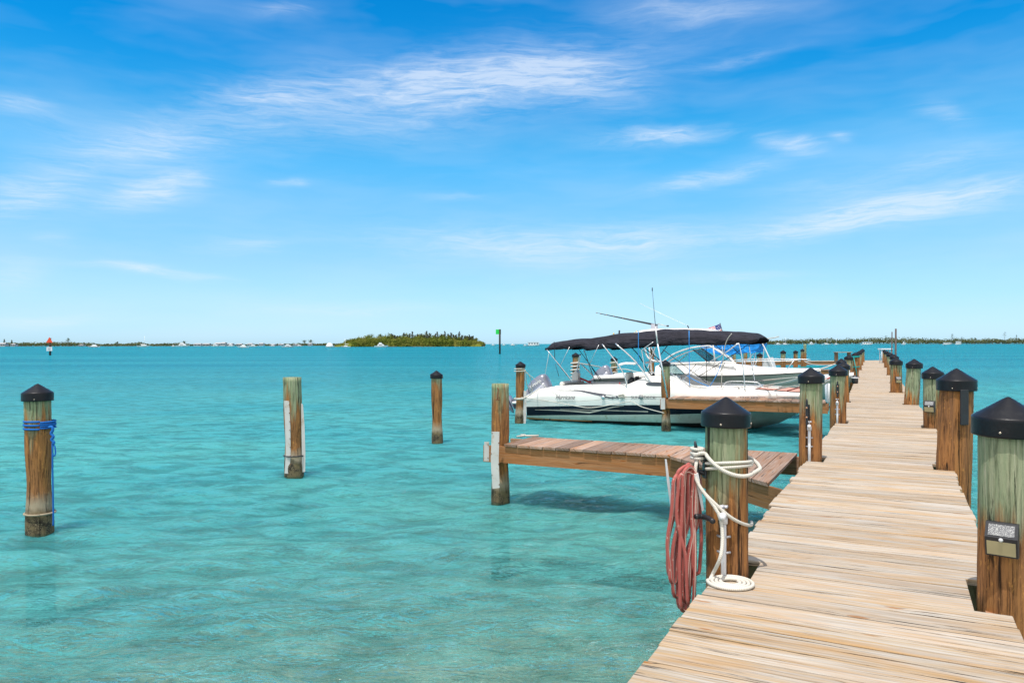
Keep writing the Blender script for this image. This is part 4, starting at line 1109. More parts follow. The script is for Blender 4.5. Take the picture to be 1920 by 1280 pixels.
# canopy
ck = [(.58, [1.02, 2.17, .55, 2.20, 2.24]), (.68, [1.06, 2.17, .75, 2.37, 2.41]), (1.2, [1.08, 2.22, .78, 2.46, 2.49]), (1.75, [1.10, 2.27, .78, 2.49, 2.52]), (1.95, [1.10, 2.16, .78, 2.50, 2.53]), (2.6, [1.12, 2.22, .8, 2.60, 2.64]), (3.4, [1.12, 2.27, .8, 2.66, 2.70]),
      (4.2, [1.12, 2.32, .8, 2.74, 2.77]), (4.8, [1.12, 2.33, .8, 2.71, 2.74]), (5.6, [1.12, 2.33, .78, 2.67, 2.71]), (6.3, [1.12, 2.34, .75, 2.63, 2.67]), (6.62, [1.08, 2.36, .7, 2.60, 2.63]), (6.80, [1.0, 2.42, .6, 2.50, 2.53])]
secs = []; NX = 90
for i in range(NX + 1):
    x = .58 + (6.80 - .58) * i / NX; yE, zE, yS, zS, zC = interp(ck, x); row = []
    ctl = [(-yE, zE - .0), (-yE - .05, zE + .05), (-yE + .02, zE + (zS - zE) * .55), (-yS, zS), (0, zC), (yS, zS), (yE - .02, zE + (zS - zE) * .55), (yE + .05, zE + .05), (yE, zE)]
    sp = smoothpts([Vector((x, a, b)) for a, b in ctl], 4)
    for j, p in enumerate(sp):
        wr = .55 * (.022 * math.sin(4.1 * x + j * .45) * math.sin(1.3 * x + 1) + .014 * math.sin(9.3 * x - j * .9) + .012 * math.sin(2.6 * x + j * 1.1 + 2))
        row.append(p + Vector((0, 0, wr * (1 if 3 < j < len(sp) - 4 else .7))) + Vector((0, wr * .9 if j < 8 else 0, 0)))
    secs.append(row)
mb = MB(); mb.loft(secs, caps=False)
inner = [[p + Vector((0, 0, -.02)) for p in r] for r in secs]; mb.loft(inner, caps=False)
k = len(secs[0])
for r0, r1 in ((secs[0], inner[0]), (secs[-1], inner[-1])): mb.loft([r0, r1], caps=False)
mb.loft([[s_[0], i_[0]] for s_, i_ in zip(secs, inner)], caps=False)
canopy = b1.part(mb, 'canopy', M_canvas)
# hanging dark end roll on the right
mb = MB(); e0 = b1.pt(1395, 640, -1.1); e1 = b1.pt(1427, 641, .6)
# frame poles and straps, near side y=-1.15, far side y=+1.15
N_, F_ = -1.17, 1.1
PL = [('frame_pole', [(1129, 645), (1158, 682), (1171, 705), (1175, 722), (1172, 737), (1170.5, 752)], .020, M_steel, N_),
      ('frame_pole', [(1154, 644), (1193.5, 680), (1234, 738), (1238, 750)], .026, M_steel, N_),
      ('frame_pole', [(1174, 642), (1196, 664), (1212, 690), (1223, 706)], .016, M_dark, F_),
      ('frame_pole', [(1197, 642), (1243, 680)], .014, M_dark, F_), ('frame_pole', [(1185, 642), (1239, 681)], .014, M_steel, F_),
      ('frame_pole', [(1225, 641), (1204, 656), (1204, 662), (1209, 696)], .014, M_steel, N_),
      ('frame_pole', [(1025, 655), (1060, 698), (1073, 715)], .013, M_steel, N_), ('strap', [(1029, 663), (1018.5, 723)], .006, M_beige, N_),
      ('strap', [(1068, 650), (1050, 686)], .008, M_steel, N_), ('strap', [(1039, 640), (1040, 660), (1042, 676), (1062, 702), (1072, 714)], .010, M_dark, N_),
      ('frame_pole', [(1086, 656), (1108, 686), (1128, 712)], .010, M_dark, F_), ('frame_pole', [(1095, 656), (1106, 688), (1116, 716)], .012, M_dark, N_),
      ('strap', [(1123, 646), (1105, 683)], .008, M_steel, N_), ('strap', [(1041, 682), (1048, 705)], .008, M_dark, F_),
      ('frame_pole', [(1243, 655), (1310, 705.5)], .010, M_dark, N_), ('frame_pole', [(1279, 712.5), (1324, 682), (1357, 663), (1383, 643)], .011, M_steel, N_),
      ('frame_pole', [(1310, 705.5), (1370, 668), (1402, 646)], .010, M_dark, F_), ('frame_pole', [(1310, 705.5), (1325, 717)], .010, M_dark, N_),
      ('strap', [(1292, 620), (1292.5, 700), (1293, 723)], .010, simple('blue_strap', (.03, .28, .72), .6), -1.2), ('strap', [(1324, 650), (1325, 717)], .010, M_navy, F_),
      ('strap', [(1357, 668), (1345, 700), (1331, 724)], .010, simple('blue_strap', (.03, .28, .72), .6), N_), ('strap', [(1288, 704), (1305, 714), (1330, 724.5)], .011, simple('blue_strap', (.03, .28, .72), .6), N_),
      ('strap', [(1197, 620), (1197, 660), (1196, 684)], .010, simple('blue_strap', (.03, .28, .72), .6), -1.2),
      ('strap', [(1372, 625), (1362, 640), (1356, 670), (1352, 727)], .011, M_beige, -1.2),
      ('frame_pole', [(1255.6, 697.6), (1293, 724)], .013, M_steel, N_), ('frame_pole', [(1280, 712), (1305, 683)], .010, M_dark, F_),
      ('frame_pole', [(1385, 643), (1391.5, 674), (1398, 742)], .015, M_steel, N_), ('frame_pole', [(1404, 645), (1409, 680), (1416, 720)], .014, M_steel, F_),
      ('frame_pole', [(1354, 650), (1358, 662), (1385, 643)], .012, M_steel, N_), ('frame_pole', [(1334, 641), (1358, 662), (1372, 678)], .012, M_steel, F_),
      ('frame_pole', [(1362, 641), (1378, 655), (1391, 668)], .010, M_dark, F_), ('frame_pole', [(1359, 680), (1350, 697)], .009, M_dark, N_)]
for (nm, pts, r, mt, yl) in PL: b1.tube(nm, pts, r, mt, yl)
b1.tube('rail', [(1356, 723), (1360, 717), (1373, 714.5), (1414, 716), (1424, 719), (1427, 724)], .014, M_steel, -.95)
b1.tube('rail', [(1290, 723), (1330, 724), (1425, 724.5)], .016, M_gel, -1.16, smoothit=False)
b1.tube('rail', [(1104, 714), (1128, 713.5), (1170, 713.5)], .012, M_dark, 1.05, smoothit=False)
b1.tube('rail', [(1110, 690), (1122, 708), (1126, 714)], .012, M_dark, .8, smoothit=False)
# dark bags / fender on the gunwale, red kill tag
mb = MB(); p_ = b1.pt(1183, 717, -.6); mb.lathe([(.03, -.16), (.09, -.12), (.1, .05), (.05, .16)], p_, 12, axis=(.3, 0, 1)); b1.part(mb, 'fender', M_black)
mb = MB(); p_ = b1.pt(1195, 714, -.4)
for k_ in range(14): mb.lathe([(.01, -.05), (.05, 0), (.01, .05)], p_ + Vector((random.uniform(-.14, .14), random.uniform(-.1, .1), random.uniform(-.07, .1))), 7, axis=(random.random(), random.random(), random.random()))
b1.part(mb, 'strap_bundle', M_black)
mb = MB(); p_ = b1.pt(1162, 720, -.9); mb.box(p_, Z_, X_, Y_, .11, .03, .02, bev=.004); b1.part(mb, 'red_tag', simple('red_plastic', (.6, .03, .03), .4))
# red jacket and folded ladder by the stern
mb = MB(); p_ = b1.pt(1086, 712, .6)
mb.tube([b1.pt(1083, 706, .5), b1.pt(1087, 716, .5)], .05); mb.tube([b1.pt(1084, 707, .5), b1.pt(1098, 713, .5), b1.pt(1108, 717, .5)], .03); b1.part(mb, 'red_strap', simple('red_plastic', (.6, .03, .03), .4))
mb = MB(); mb.prism([b1.pt(x, y, .3) for x, y in ((1073, 700), (1079, 694), (1084, 700), (1083, 717), (1076, 723), (1071, 716))], (0, .2, 0)); b1.part(mb, 'folded_seat', M_gel2)
b1.tube('ladder_rail', [(1088, 663), (1084, 685), (1078, 705)], .022, M_steel, .4); b1.tube('ladder_rail', [(1090, 683), (1108, 700), (1112, 706)], .02, M_steel, .6)
# cleat with rope on the near side
c_ = b1.pt(1166, 744, -1.30); mb = MB()
for k_ in range(5): mb.tube([c_ + Vector((.09 * math.cos(t_ + k_), -.02 - .01 * k_, .05 * math.sin(t_) + .01 * k_)) for t_ in [2 * PI * j / 10 for j in range(10)]], .014, 6, closed=True)
b1.part(mb, 'cleat_hitch', M_rope)
# mooring lines
def line(label, pts, r=.012, mat=None):
    P_ = [PD(*p) for p in pts]; o = MB().tube(smoothpts(P_, 8), r, 6).build('mooring_line', mat or M_rope); tag(o, label, 'rope', 'mooring lines'); return o
line('white line sagging along the deck boat side to the stern piling', [(977, 745, 21.9), (1030, 752, 22.2), (1080, 761, 21.8), (1110, 764, 21.5), (1160, 756, 21.2), (1183, 752, 21.0)])
line('white line from the deck boat cleat down to the middle finger pier piling', [(1186, 753, 20.9), (1205, 763, 20.6), (1245, 774, 20.0)])
line('thin line from the top of the stern piling across the white hull', [(981, 694, 21.9), (1010, 716, 22.1), (1045, 741, 22.1)], .009)
line('white line from the stern piling to the deck boat transom cleat', [(970, 748, 21.85), (982, 746, 21.8), (1000, 736, 22.6), (1012, 728, 22.9)], .018)
o_, c_, r_, z_ = WP[3]
for i_, (zz, lb) in enumerate(((1.60, 'upper'), (.70, 'lower'))):
    mb = MB(); [mb.tube(wrap(c_, r_ + .012, zz + d_, 0, 2 * PI, .02, 24), .014, 6) for d_ in ((0, -.07) if i_ == 0 else (0, .03))]
    o = mb.build('rope_turns', M_rope); tag(o, lb + ' turns of white rope round the piling at the deck boat stern', 'rope')
line('loose white line hanging from the stern piling beside the outboard', [(985, 693, 21.8), (986, 712, 21.9), (990, 725, 22.0), (998, 736, 22.1)], .012)
line('second loose white line hanging in front of the grey outboard', [(984, 694, 21.8), (994, 708, 22.5), (998, 733, 22.6)], .012)
o_, c_, r_, z_ = WP[4]; mb = MB()
for k_ in range(7): mb.tube(wrap(c_, r_ + .02, 1.60 - k_ * .12, 0, 2 * PI, .09, 20), .03, 6)
o = mb.build('rope_turns', M_rope); tag(o, 'thick white rope wound many times round the piling behind the deck boat stern', 'rope')
o_, c_, r_, z_ = WP[5]; mb = MB()
for k_ in range(4): mb.tube(wrap(c_, r_ + .02, 1.5 - k_ * .2, 0, 2 * PI, .1, 20), .025, 6)
o = mb.build('rope_turns', M_rope); tag(o, 'loose rope round the short piling behind the second boat outboard', 'rope')
line('long white line between the two pilings beyond the boats', [(1086, 681, 27.2), (1110, 685, 28), (1148, 693, 31)], .022)
line('pair of white lines running right from the short piling', [(1155, 693, 31), (1172, 692, 30), (1200, 698, 29), (1225, 697, 29)], .02)
# antenna lashed to the middle finger piling
mb = MB(); A_ = PD(1251.5, 745, 19.98); B_ = PD(1233, 645, 19.9); C2 = PD(1229, 612, 19.9); D2 = PD(1223, 542, 19.9)
o = MB().tube([A_, B_], .024, 10).build('antenna_pole', M_steel); tag(o, 'tall thin antenna pole strapped to the middle finger piling', 'pole')
MB().tube([B_, C2], [.02, .018], 8).build('sleeve', M_tubew, o); MB().tube([C2, D2], [.008, .004], 6).build('whip', M_dark, o); MB().tube([D2 + Z_ * -.05, D2 + Z_ * .04], .012, 6).build('tip', M_dark, o)
mb = MB(); q_ = PD(1243, 696, 19.98); mb.tube([q_ + X_ * -.06, q_ + X_ * .05], .016, 6); mb.build('clamp', simple('rusty_clamp', (.35, .10, .03), .7), o)

# ---- boat two: walkaround with hardtop
O2 = (O1[0] + BN.x * 3.35 + BD.x * .9, O1[1] + BN.y * 3.35 + BD.y * .9)
b2 = Boat('hardtop_boat', O2, BRZ, 'white hardtop fishing boat with shade-toned grey-green hull sides moored beyond the deck boat', 'boat')
k2 = [(0, [0, -.4, 1.1, .05, 1.2, .6, 1.22, 1.12, 1.24, 1.15, 1.2, 1.24]), (2, [0, -.42, 1.12, .08, 1.24, .7, 1.27, 1.2, 1.29, 1.23, 1.25, 1.32]),
      (4, [0, -.4, 1.1, .14, 1.26, .8, 1.30, 1.28, 1.32, 1.31, 1.27, 1.40]), (5.5, [0, -.25, .8, .28, 1.1, .9, 1.22, 1.32, 1.24, 1.35, 1.18, 1.44]),
      (6.8, [0, .1, .4, .5, .75, 1.0, .95, 1.37, .97, 1.40, .9, 1.48]), (7.8, [0, .7, .12, .85, .35, 1.15, .5, 1.42, .52, 1.45, .45, 1.52]), (8.35, [0, 1.32, .01, 1.34, .03, 1.40, .05, 1.46, .06, 1.49, .04, 1.53])]
k2 = [(x * .85, v) for x, v in k2]; x2 = sorted(set([k[0] for k in k2] + [i * .25 for i in range(28)]))
mb, secs = hull_mesh(k2, x2, [1, 1, 1, 2, 0]); b2.part(mb, 'hull', [M_gel, M_hullshade, M_dark])
def gun2(x): v = interp(k2, x); return v[-2], v[-1]
mb = MB(); sc_ = []
tops = [(0, 1.24), (.5, 1.27), (2.0, 1.36), (2.1, 1.60), (2.3, 1.68), (3.0, 1.70), (3.7, 1.70), (4.3, 1.66), (4.86, 1.60), (5.5, 1.54), (6.3, 1.52), (7.1, 1.52)]
for x in [0, .45, .5, 1.0, 1.5, 2.0, 2.05, 2.1, 2.2, 2.3, 2.6, 3.0, 3.4, 3.8, 4.2, 4.6, 5.0, 5.4, 5.8, 6.2, 6.6, 6.9, 7.09]:
    y, z = gun2(x); zt = float(np.interp(x, [t[0] for t in tops], [t[1] for t in tops])); cw = max(.02, y - .22) if x > 2.0 else max(.02, y - .2)
    if .5 <= x < 2.08: zt = .75
    sc_.append([Vector((x, -y, z)), Vector((x, -y + .04, z + .02)), Vector((x, -cw, z + .03)), Vector((x, -cw * .93, zt)), Vector((x, 0, zt + (.05 if x > 2.08 else 0))), Vector((x, cw * .93, zt)), Vector((x, cw, z + .03)), Vector((x, y - .04, z + .02)), Vector((x, y, z))])
mb.loft(sc_, caps=False); b2.part(mb, 'deck', M_gel)
strip2 = [b2.pt(x, 0, 0) for x in ()]
text(b2, 'FL 8272 PA', 1396.5, 713.5, -1.27, .14, M_grey, shear=.2, sx=.85, lift=.03)
# windscreen and arching frames
def seg2(nm, pts, r, mt, yl): return b2.tube(nm, pts, r, mt, yl)
seg2('frame_pole', [(1238, 682), (1262, 664), (1296, 652), (1330, 648)], .022, M_tubew, -.95); seg2('frame_pole', [(1244, 684), (1272, 667), (1304, 656), (1334, 651)], .02, M_tubew, -.6)
seg2('frame_pole', [(1330, 648), (1356, 664), (1372, 676), (1376, 682)], .022, M_tubew, -.95); seg2('frame_pole', [(1318, 641), (1340, 652), (1358, 663), (1372, 673), (1378, 682)], .02, M_tubew, -.6)
seg2('frame_pole', [(1209, 643), (1212, 665), (1222, 675), (1240, 678)], .028, M_tubew, -.9); seg2('frame_pole', [(1231, 645), (1222, 668), (1215, 690)], .022, M_tubew, .9)
seg2('frame_pole', [(1218, 645), (1232, 672), (1240, 684)], .022, M_tubew, .9); seg2('frame_pole', [(1253, 645), (1246, 655), (1236, 668)], .016, M_dark, .9)
seg2('frame_pole', [(1210, 680), (1232, 677), (1242, 678)], .035, M_seat, 0)
seg2('frame_pole', [(1160, 684), (1172, 681), (1192, 681.5)], .04, M_gel, .5)
mb = MB(); mb.prism([b2.pt(x, y, -.9) for x, y in ((1296, 657), (1316, 653), (1362, 680), (1328, 681))], (0, 1.8, .0)) ; 
P1_ = [b2.pt(x, y, -.9) for x, y in ((1299, 656), (1329, 681))]; mb = MB(); mb.prism([P1_[0], P1_[1], P1_[1] + Y_ * 1.8, P1_[0] + Y_ * 1.8], (.01, 0, 0)); b2.part(mb, 'windscreen', M_glass)
mb = MB(); q1 = [b2.pt(x, y, -.9) for x, y in ((1299, 656), (1318, 653), (1350, 680), (1329, 681))]; mb.prism(q1, (0, .008, 0)); b2.part(mb, 'side_window', M_glass)
seg2('window_frame', [(1299, 655), (1330, 680)], .018, M_dark, -.92); seg2('window_frame', [(1315, 653), (1340, 670)], .014, M_dark, -.92)
seg2('rail', [(1254, 682.5), (1330, 679.5), (1380, 680.5)], .03, M_gel, -.98)
seg2('window_frame', [(1273, 677), (1290, 663)], .014, M_beige, .9)
# bow rail
seg2('bow_rail', [(1330, 681), (1360, 676), (1420, 673), (1480, 673), (1520, 674)], .014, M_steel, -.9); seg2('bow_rail', [(1380, 678), (1420, 676.5), (1470, 676), (1500, 674)], .013, M_steel, .6)
for a_, b_ in (((1490, 674), (1468, 702)), ((1420, 675), (1412, 690)), ((1396, 676), (1398, 690))): seg2('rail_post', [a_, b_], .012, M_steel, -.6)
mb = MB(); p_ = b2.pt(1474, 699, -.35); mb.lathe([(.1, 0), (.09, .05), (.03, .07)], p_, 12); b2.part(mb, 'hatch', M_gel2)
mb = MB(); p_ = b2.pt(1474.5, 700, -.6); mb.lathe([(.05, -.03), (.05, .03)], p_, 10); b2.part(mb, 'cleat', M_black)
# hardtop
mb = MB(); sc_ = []
ht = [(1196, .35, .0), (1199, .75, .08), (1212, .95, .16), (1230, 1.05, .20), (1280, 1.08, .21), (1330, 1.05, .19), (1348, .95, .13), (1353, .7, .04)]
for (px, yw, th) in ht:
    c0 = b2.pt(px, 630, 0); zt = 2.66 + th; zb_ = 2.60
    sc_.append([Vector((c0.x, -yw, zb_)), Vector((c0.x, -yw - .02, zb_ + th * .5)), Vector((c0.x, -yw * .8, zt - .03)), Vector((c0.x, 0, zt)), Vector((c0.x, yw * .8, zt - .03)), Vector((c0.x, yw + .02, zb_ + th * .5)), Vector((c0.x, yw, zb_))])
mb.loft(sc_, closed=True); b2.part(mb, 'hardtop', M_gel)
for (x_, y_) in ((1215, -1.0), (1215, 1.0), (1335, -1.0), (1335, 1.0)):
    p_ = b2.pt(x_, 630, y_); b2.part(MB().tube([Vector((p_.x, y_, 2.62)), Vector((p_.x + .12, y_ * .98, 1.4))], .022), 'hardtop_post', M_tubew)
mb = MB(); p_ = b2.pt(1227, 612, -.2); mb.box(p_, X_, Y_, Z_, .16, .3, .17, bev=.01); b2.part(mb, 'antenna_box', simple('grey_box', (.45, .46, .52), .5))
# rods, outrigger, lights
for (p0, p1, yl, r0) in (((1233, 609), (1117, 586), -.3, .018), ((1233, 611), (1125, 588), .1, .016)):
    A_, B_ = b2.pt(*p0, yl), b2.pt(*p1, yl); o = b2.part(MB().tube([A_, A_.lerp(B_, .5), B_], [r0, r0 * .8, .006], 8), 'fishing_rod', M_black)
    g_ = MB()
    for t_ in (.55, .7, .82, .92, .98): q_ = A_.lerp(B_, t_); g_.lathe([(.018, -.008), (.018, .008)], q_, 8, axis=(1, 0, 0))
    g_.build('line_guide', M_bolt, o)
b2.tube('rod_butt', [(1233, 607), (1250, 611)], .012, M_beige, -.3); p_ = b2.pt(1252, 611, -.3); b2.part(MB().lathe([(.03, -.03), (.045, 0), (.03, .03)], p_, 10), 'rod_knob', M_black)
b2.tube('outrigger', [(1290, 611), (1240, 588), (1200, 569)], .006, M_tubew, .3, smoothit=False); b2.tube('outrigger_mount', [(1290, 624), (1291, 614), (1289, 610)], .02, M_dark, .3, smoothit=False)
for (x_, y0, y1, mt) in ((1150.5, 630, 624, simple('brass', (.5, .36, .12), .4, .4)), (1161, 626, 619, M_dark), (1189, 628, 623, simple('brass', (.5, .36, .12), .4, .4)), (1193, 626, 620, simple('brass', (.5, .36, .12), .4, .4))):
    b2.tube('rod_holder', [(x_, y0, 1.0), (x_ + .3, y1, 1.0)], .03, mt, 1.0, smoothit=False)
b2.tube('light_mast', [(1161, 655), (1161.4, 622)], .008, M_tubew, 1.0, smoothit=False)
b2.tube('hardtop_edge', [(1137, 652), (1145, 649), (1160, 648.5)], .03, M_gel, .9)
outboard(b2, -.35, .1, 1.05, math.radians(58), .85)
# third boat behind: blue cover, arch with black visor
O3 = (O2[0] + BN.x * 4.6 + BD.x * .8, O2[1] + BN.y * 4.6 + BD.y * .8)
b3 = Boat('covered_boat', O3, BRZ, 'boat with a blue cloth cover and white pole arch behind the hardtop boat', 'boat')
k3 = [(0, [0, -.3, 1.0, .1, 1.1, .8, 1.1, .95]), (4, [0, -.3, 1.0, .15, 1.15, .85, 1.15, 1.0]), (6, [0, .1, .5, .4, .8, .95, .85, 1.1]), (7, [0, 1.0, .02, 1.02, .05, 1.15, .06, 1.2])]
mb, secs = hull_mesh(k3, [i * .35 for i in range(21)], [1, 1, 0]); b3.part(mb, 'hull', [M_gel, M_hullshade])
mb = MB(); sc_ = []
for i in range(21):
    x = i * .35; v = interp(k3, x); y, z = v[-2], v[-1]; sc_.append([Vector((x, -y, z)), Vector((x, 0, z + .1)), Vector((x, y, z))])
mb.loft(sc_, caps=False); b3.part(mb, 'deck', M_gel)
blue = [(1310, 643), (1316, 652), (1330, 660), (1352, 666), (1375, 664), (1395, 660), (1409, 662), (1416, 661), (1424, 647), (1424, 643)]
mb = MB(); a_ = [b3.pt(x, y, -.9) for x, y in blue]; zt = max(p.z for p in a_)
rows = []
for j in range(9):
    yy = -.9 + 1.8 * j / 8; sag = .10 * math.sin(PI * j / 8)
    rows.append([Vector((p.x, yy, p.z + (sag if p.z < zt - .05 else 0))) for p in a_])
mb.loft(rows, caps=False); mb.add(rows[0], [tuple(range(len(blue)))]); mb.add(rows[-1], [tuple(range(len(blue)))])
b3.part(mb, 'blue_cover', M_blue)
for (x_, y_) in ((1325, 660), (1372, 664)):
    b3.tube('cover_post', [(x_, y_), (x_ - 4, 690)], .02, M_tubew, 0, smoothit=False)
b3.tube('arch_pole', [(1428, 641), (1441, 668), (1452, 696)], .022, M_tubew, -.8); b3.tube('arch_pole', [(1431, 645), (1445, 675), (1456, 697)], .02, M_steel, .3)
b3.tube('arch_pole', [(1432, 654), (1431, 670), (1430, 690)], .016, M_tubew, -.3); b3.tube('arch_pole', [(1413, 662), (1400, 676)], .018, M_tubew, -.6); b3.tube('arch_pole', [(1416, 661), (1411, 690)], .02, M_tubew, -.5)
mb = MB(); mb.prism([b3.pt(x, y, -.8) for x, y in ((1398, 633), (1424, 634.5), (1428, 638), (1426, 645), (1414, 646), (1398, 644))], (0, 1.2, 0)); b3.part(mb, 'visor', M_canvas)
mb = MB(); mb.box(b3.pt(1419, 641, -.85), X_, Y_, Z_, .36, .06, .03); b3.part(mb, 'visor_rail', M_tubew)
b3.tube('antenna', [(1419, 636), (1440, 634.5), (1452, 633), (1461, 630.5)], .018, M_beige, -.6, smoothit=False)
mb = MB(); mb.prism([b3.pt(x, y, -.7) for x, y in ((1434, 672), (1443, 670), (1450, 695), (1428, 694))], (0, .9, 0)); b3.part(mb, 'console', simple('dull_white', (.55, .56, .56), .5))
# flag on the hardtop
fl = empty('flag', b2.o.matrix_world.translation, 0, 'small red white and blue striped flag above the hardtop', 'flag')
bpy.context.view_layer.update()
mw = Matrix.Translation(Vector((O2[0], O2[1], 0))) @ Matrix.Rotation(BRZ, 4, 'Z')
base = mw @ b2.pt(1359, 632, .4); top = mw @ b2.pt(1350, 605, .4); fl.location = base
MB().tube([Vector((0, 0, -.1)), top - base], .010, 6).build('staff', M_dark, fl)
m, n, out = mat_new('flag_cloth'); uvn = n.new('ShaderNodeUVMap').outputs[0]; su = n.new('ShaderNodeSeparateXYZ'); n.l.new(uvn, su.inputs[0])
stp = n.math('GREATER_THAN', n.math('FRACT', n.math('MULTIPLY', su.outputs[1], 6.5)), .46)
cc = n.mix(stp, (.55, .03, .05), (.75, .72, .72))
can = n.math('MULTIPLY', n.math('LESS_THAN', su.outputs[0], .36), n.math('GREATER_THAN', su.outputs[1], .46))
star = n.rng(n.voronoi(n.mapping(uvn, scale=(14, 11, 1)), 1), .25, .32, 1, 0)
cc = n.mix(can, cc, n.mix(star, (.03, .05, .22), (.7, .7, .75))); principled(n, out, cc, .8)
mb = MB(); T = top - base; V = []; F = []; U = []
dn = (mw.to_3x3() @ Vector((-1, .2, 0))).normalized()
for j in range(9):
    for i in range(13):
        u_, v_ = i / 12, j / 8
        p = T * (.30 + .64 * v_) + dn * (.60 * u_) * 1.0 + Z_ * (-.26 * u_ * (1 - .2 * v_)) + Vector((.0, .05, 0)) * math.sin(u_ * 8 + v_ * 2)
        V.append(p)
for j in range(8):
    for i in range(12):
        a = j * 13 + i; f = (a, a + 1, a + 14, a + 13); F.append(f); U.append([((q % 13) / 12, (q // 13) / 8) for q in f])
mb.add(V, F, 0, U, 0, True); mb.build('cloth', m, fl)
# mooring lines from bows to the boardwalk pilings
for (pts, lb, r, mt) in [([(1396, 716, 22.6), (1450, 711, 20), (1497, 707, 17)], 'upper of the white bow lines under the registration number', .014, None),
        ([(1430, 723, 20.5), (1470, 716, 18), (1498, 709, 16)], 'second white bow line fanning to the two-tone piling', .014, None),
        ([(1433, 724.5, 20.4), (1470, 718, 18), (1498, 711.5, 16)], 'third white bow line fanning to the two-tone piling', .012, None),
        ([(1432, 725, 20.4), (1470, 725, 18.5), (1498, 724.5, 17)], 'flat white line above the faded red bow mat', .012, None),
        ([(1450, 732, 19.6), (1470, 727, 18.5), (1499, 721, 17)], 'low white bow line rising to the two-tone piling', .012, None),
        ([(1476, 732.5, 19.4), (1499, 726, 17.5)], 'faded red line at the deck boat bow', .014, M_rrope),
        ([(1545, 713, 14.6), (1560, 704, 16), (1575, 694, 17.5)], 'white line crossing behind the two-tone piling', .014, None),
        ([(1541, 720, 14.5), (1556, 711, 15.5), (1560, 706, 16)], 'second white line crossing behind the two-tone piling', .012, None),
        ([(1541, 712, 15), (1552, 709.5, 15), (1560, 706, 15)], 'red line ending at the third left piling', .016, M_rrope),
        ([(1530, 694, 17), (1550, 688, 18), (1566, 682, 19)], 'white line behind the black cone cap of the two-tone piling', .014, None),
        ([(1478, 691, 41), (1510, 688, 40), (1540, 687, 39)], 'teal line lying along the far finger pier', .03, M_trope),
        ([(1508, 677, 45), (1525, 683, 43), (1560, 684, 40)], 'loose white line above the far finger pier', .025, None)]:
    line(lb, pts, r, mt)
# bow of the deck boat shows a white fender beside the third piling
p_ = PD(1553, 737, 15.2); o = MB().lathe([(.02, -.2), (.06, -.16), (.065, .16), (.02, .2)], (0, 0, 0), 14).build('fender', M_pvc); o.location = p_; tag(o, 'white cylinder fender hanging beside the third left piling', 'fender')
# ------------------------------------------------------------------ far shore, island, boats
def leafmat(name, c1, c2, c3):
    m, n, out = mat_new(name)
    rnd = n.new('ShaderNodeAttribute', attribute_name='rnd').outputs['Fac']
    tc = n.new('ShaderNodeTexCoord').outputs['Object']
    c = n.mix(rnd, c1, c2); c = n.mix(n.rng(n.noise(tc, .09, 4, .6), .45, .65), c, c3)
    b = n.new('ShaderNodeBsdfDiffuse'); n.l.new(c, b.inputs[0])
    t = n.new('ShaderNodeBsdfTranslucent'); n.l.new(c, t.inputs[0])
    x = n.new('ShaderNodeMixShader'); x.inputs[0].default_value = .3; n.l.new(b.outputs[0], x.inputs[1]); n.l.new(t.outputs[0], x.inputs[2]); n.l.new(x.outputs[0], out.inputs[0])
    return m
M_mang = leafmat('mangrove_leaves', (.17, .205, .035), (.07, .105, .018), (.22, .22, .05))
M_far = leafmat('far_leaves', (.13, .16, .07), (.085, .11, .05), (.16, .17, .085))
M_casu = leafmat('casuarina_needles', (.14, .145, .09), (.08, .095, .05), (.17, .15, .10))
M_bark = simple('grey_bark', (.20, .17, .13), .9)
def clumps(mb, cx2, cy2, cz, rx, ry, rz, n_, size, seedrot=None):
    for i in range(n_):
        # points near the surface of the lobe, upper half favoured
        a = random.uniform(0, 2 * PI); h = random.uniform(-.25, 1); q_ = math.sqrt(max(0, 1 - h * h)); s_ = random.uniform(.72, 1.08)
        c = Vector((cx2 + rx * q_ * math.cos(a) * s_, cy2 + ry * q_ * math.sin(a) * s_, cz + rz * h * s_))
        nrm = Vector((q_ * math.cos(a) + random.uniform(-.6, .6), q_ * math.sin(a) + random.uniform(-.6, .6), h + random.uniform(-.3, .7))).normalized()
        t = nrm.orthogonal().normalized(); t = Matrix.Rotation(random.uniform(0, 6.28), 3, nrm) @ t; b = nrm.cross(t); s2 = size * random.uniform(.5, 1.3)
        mb.add([c + t * s2, c + b * s2 * .6, c - t * s2, c - b * s2 * .6], [(0, 1, 2, 3)], 0, None, random.random())
HD = 690
def wpos(px, D): u, v = uv_of(px, 646); return Vector((u * D, D, 0))
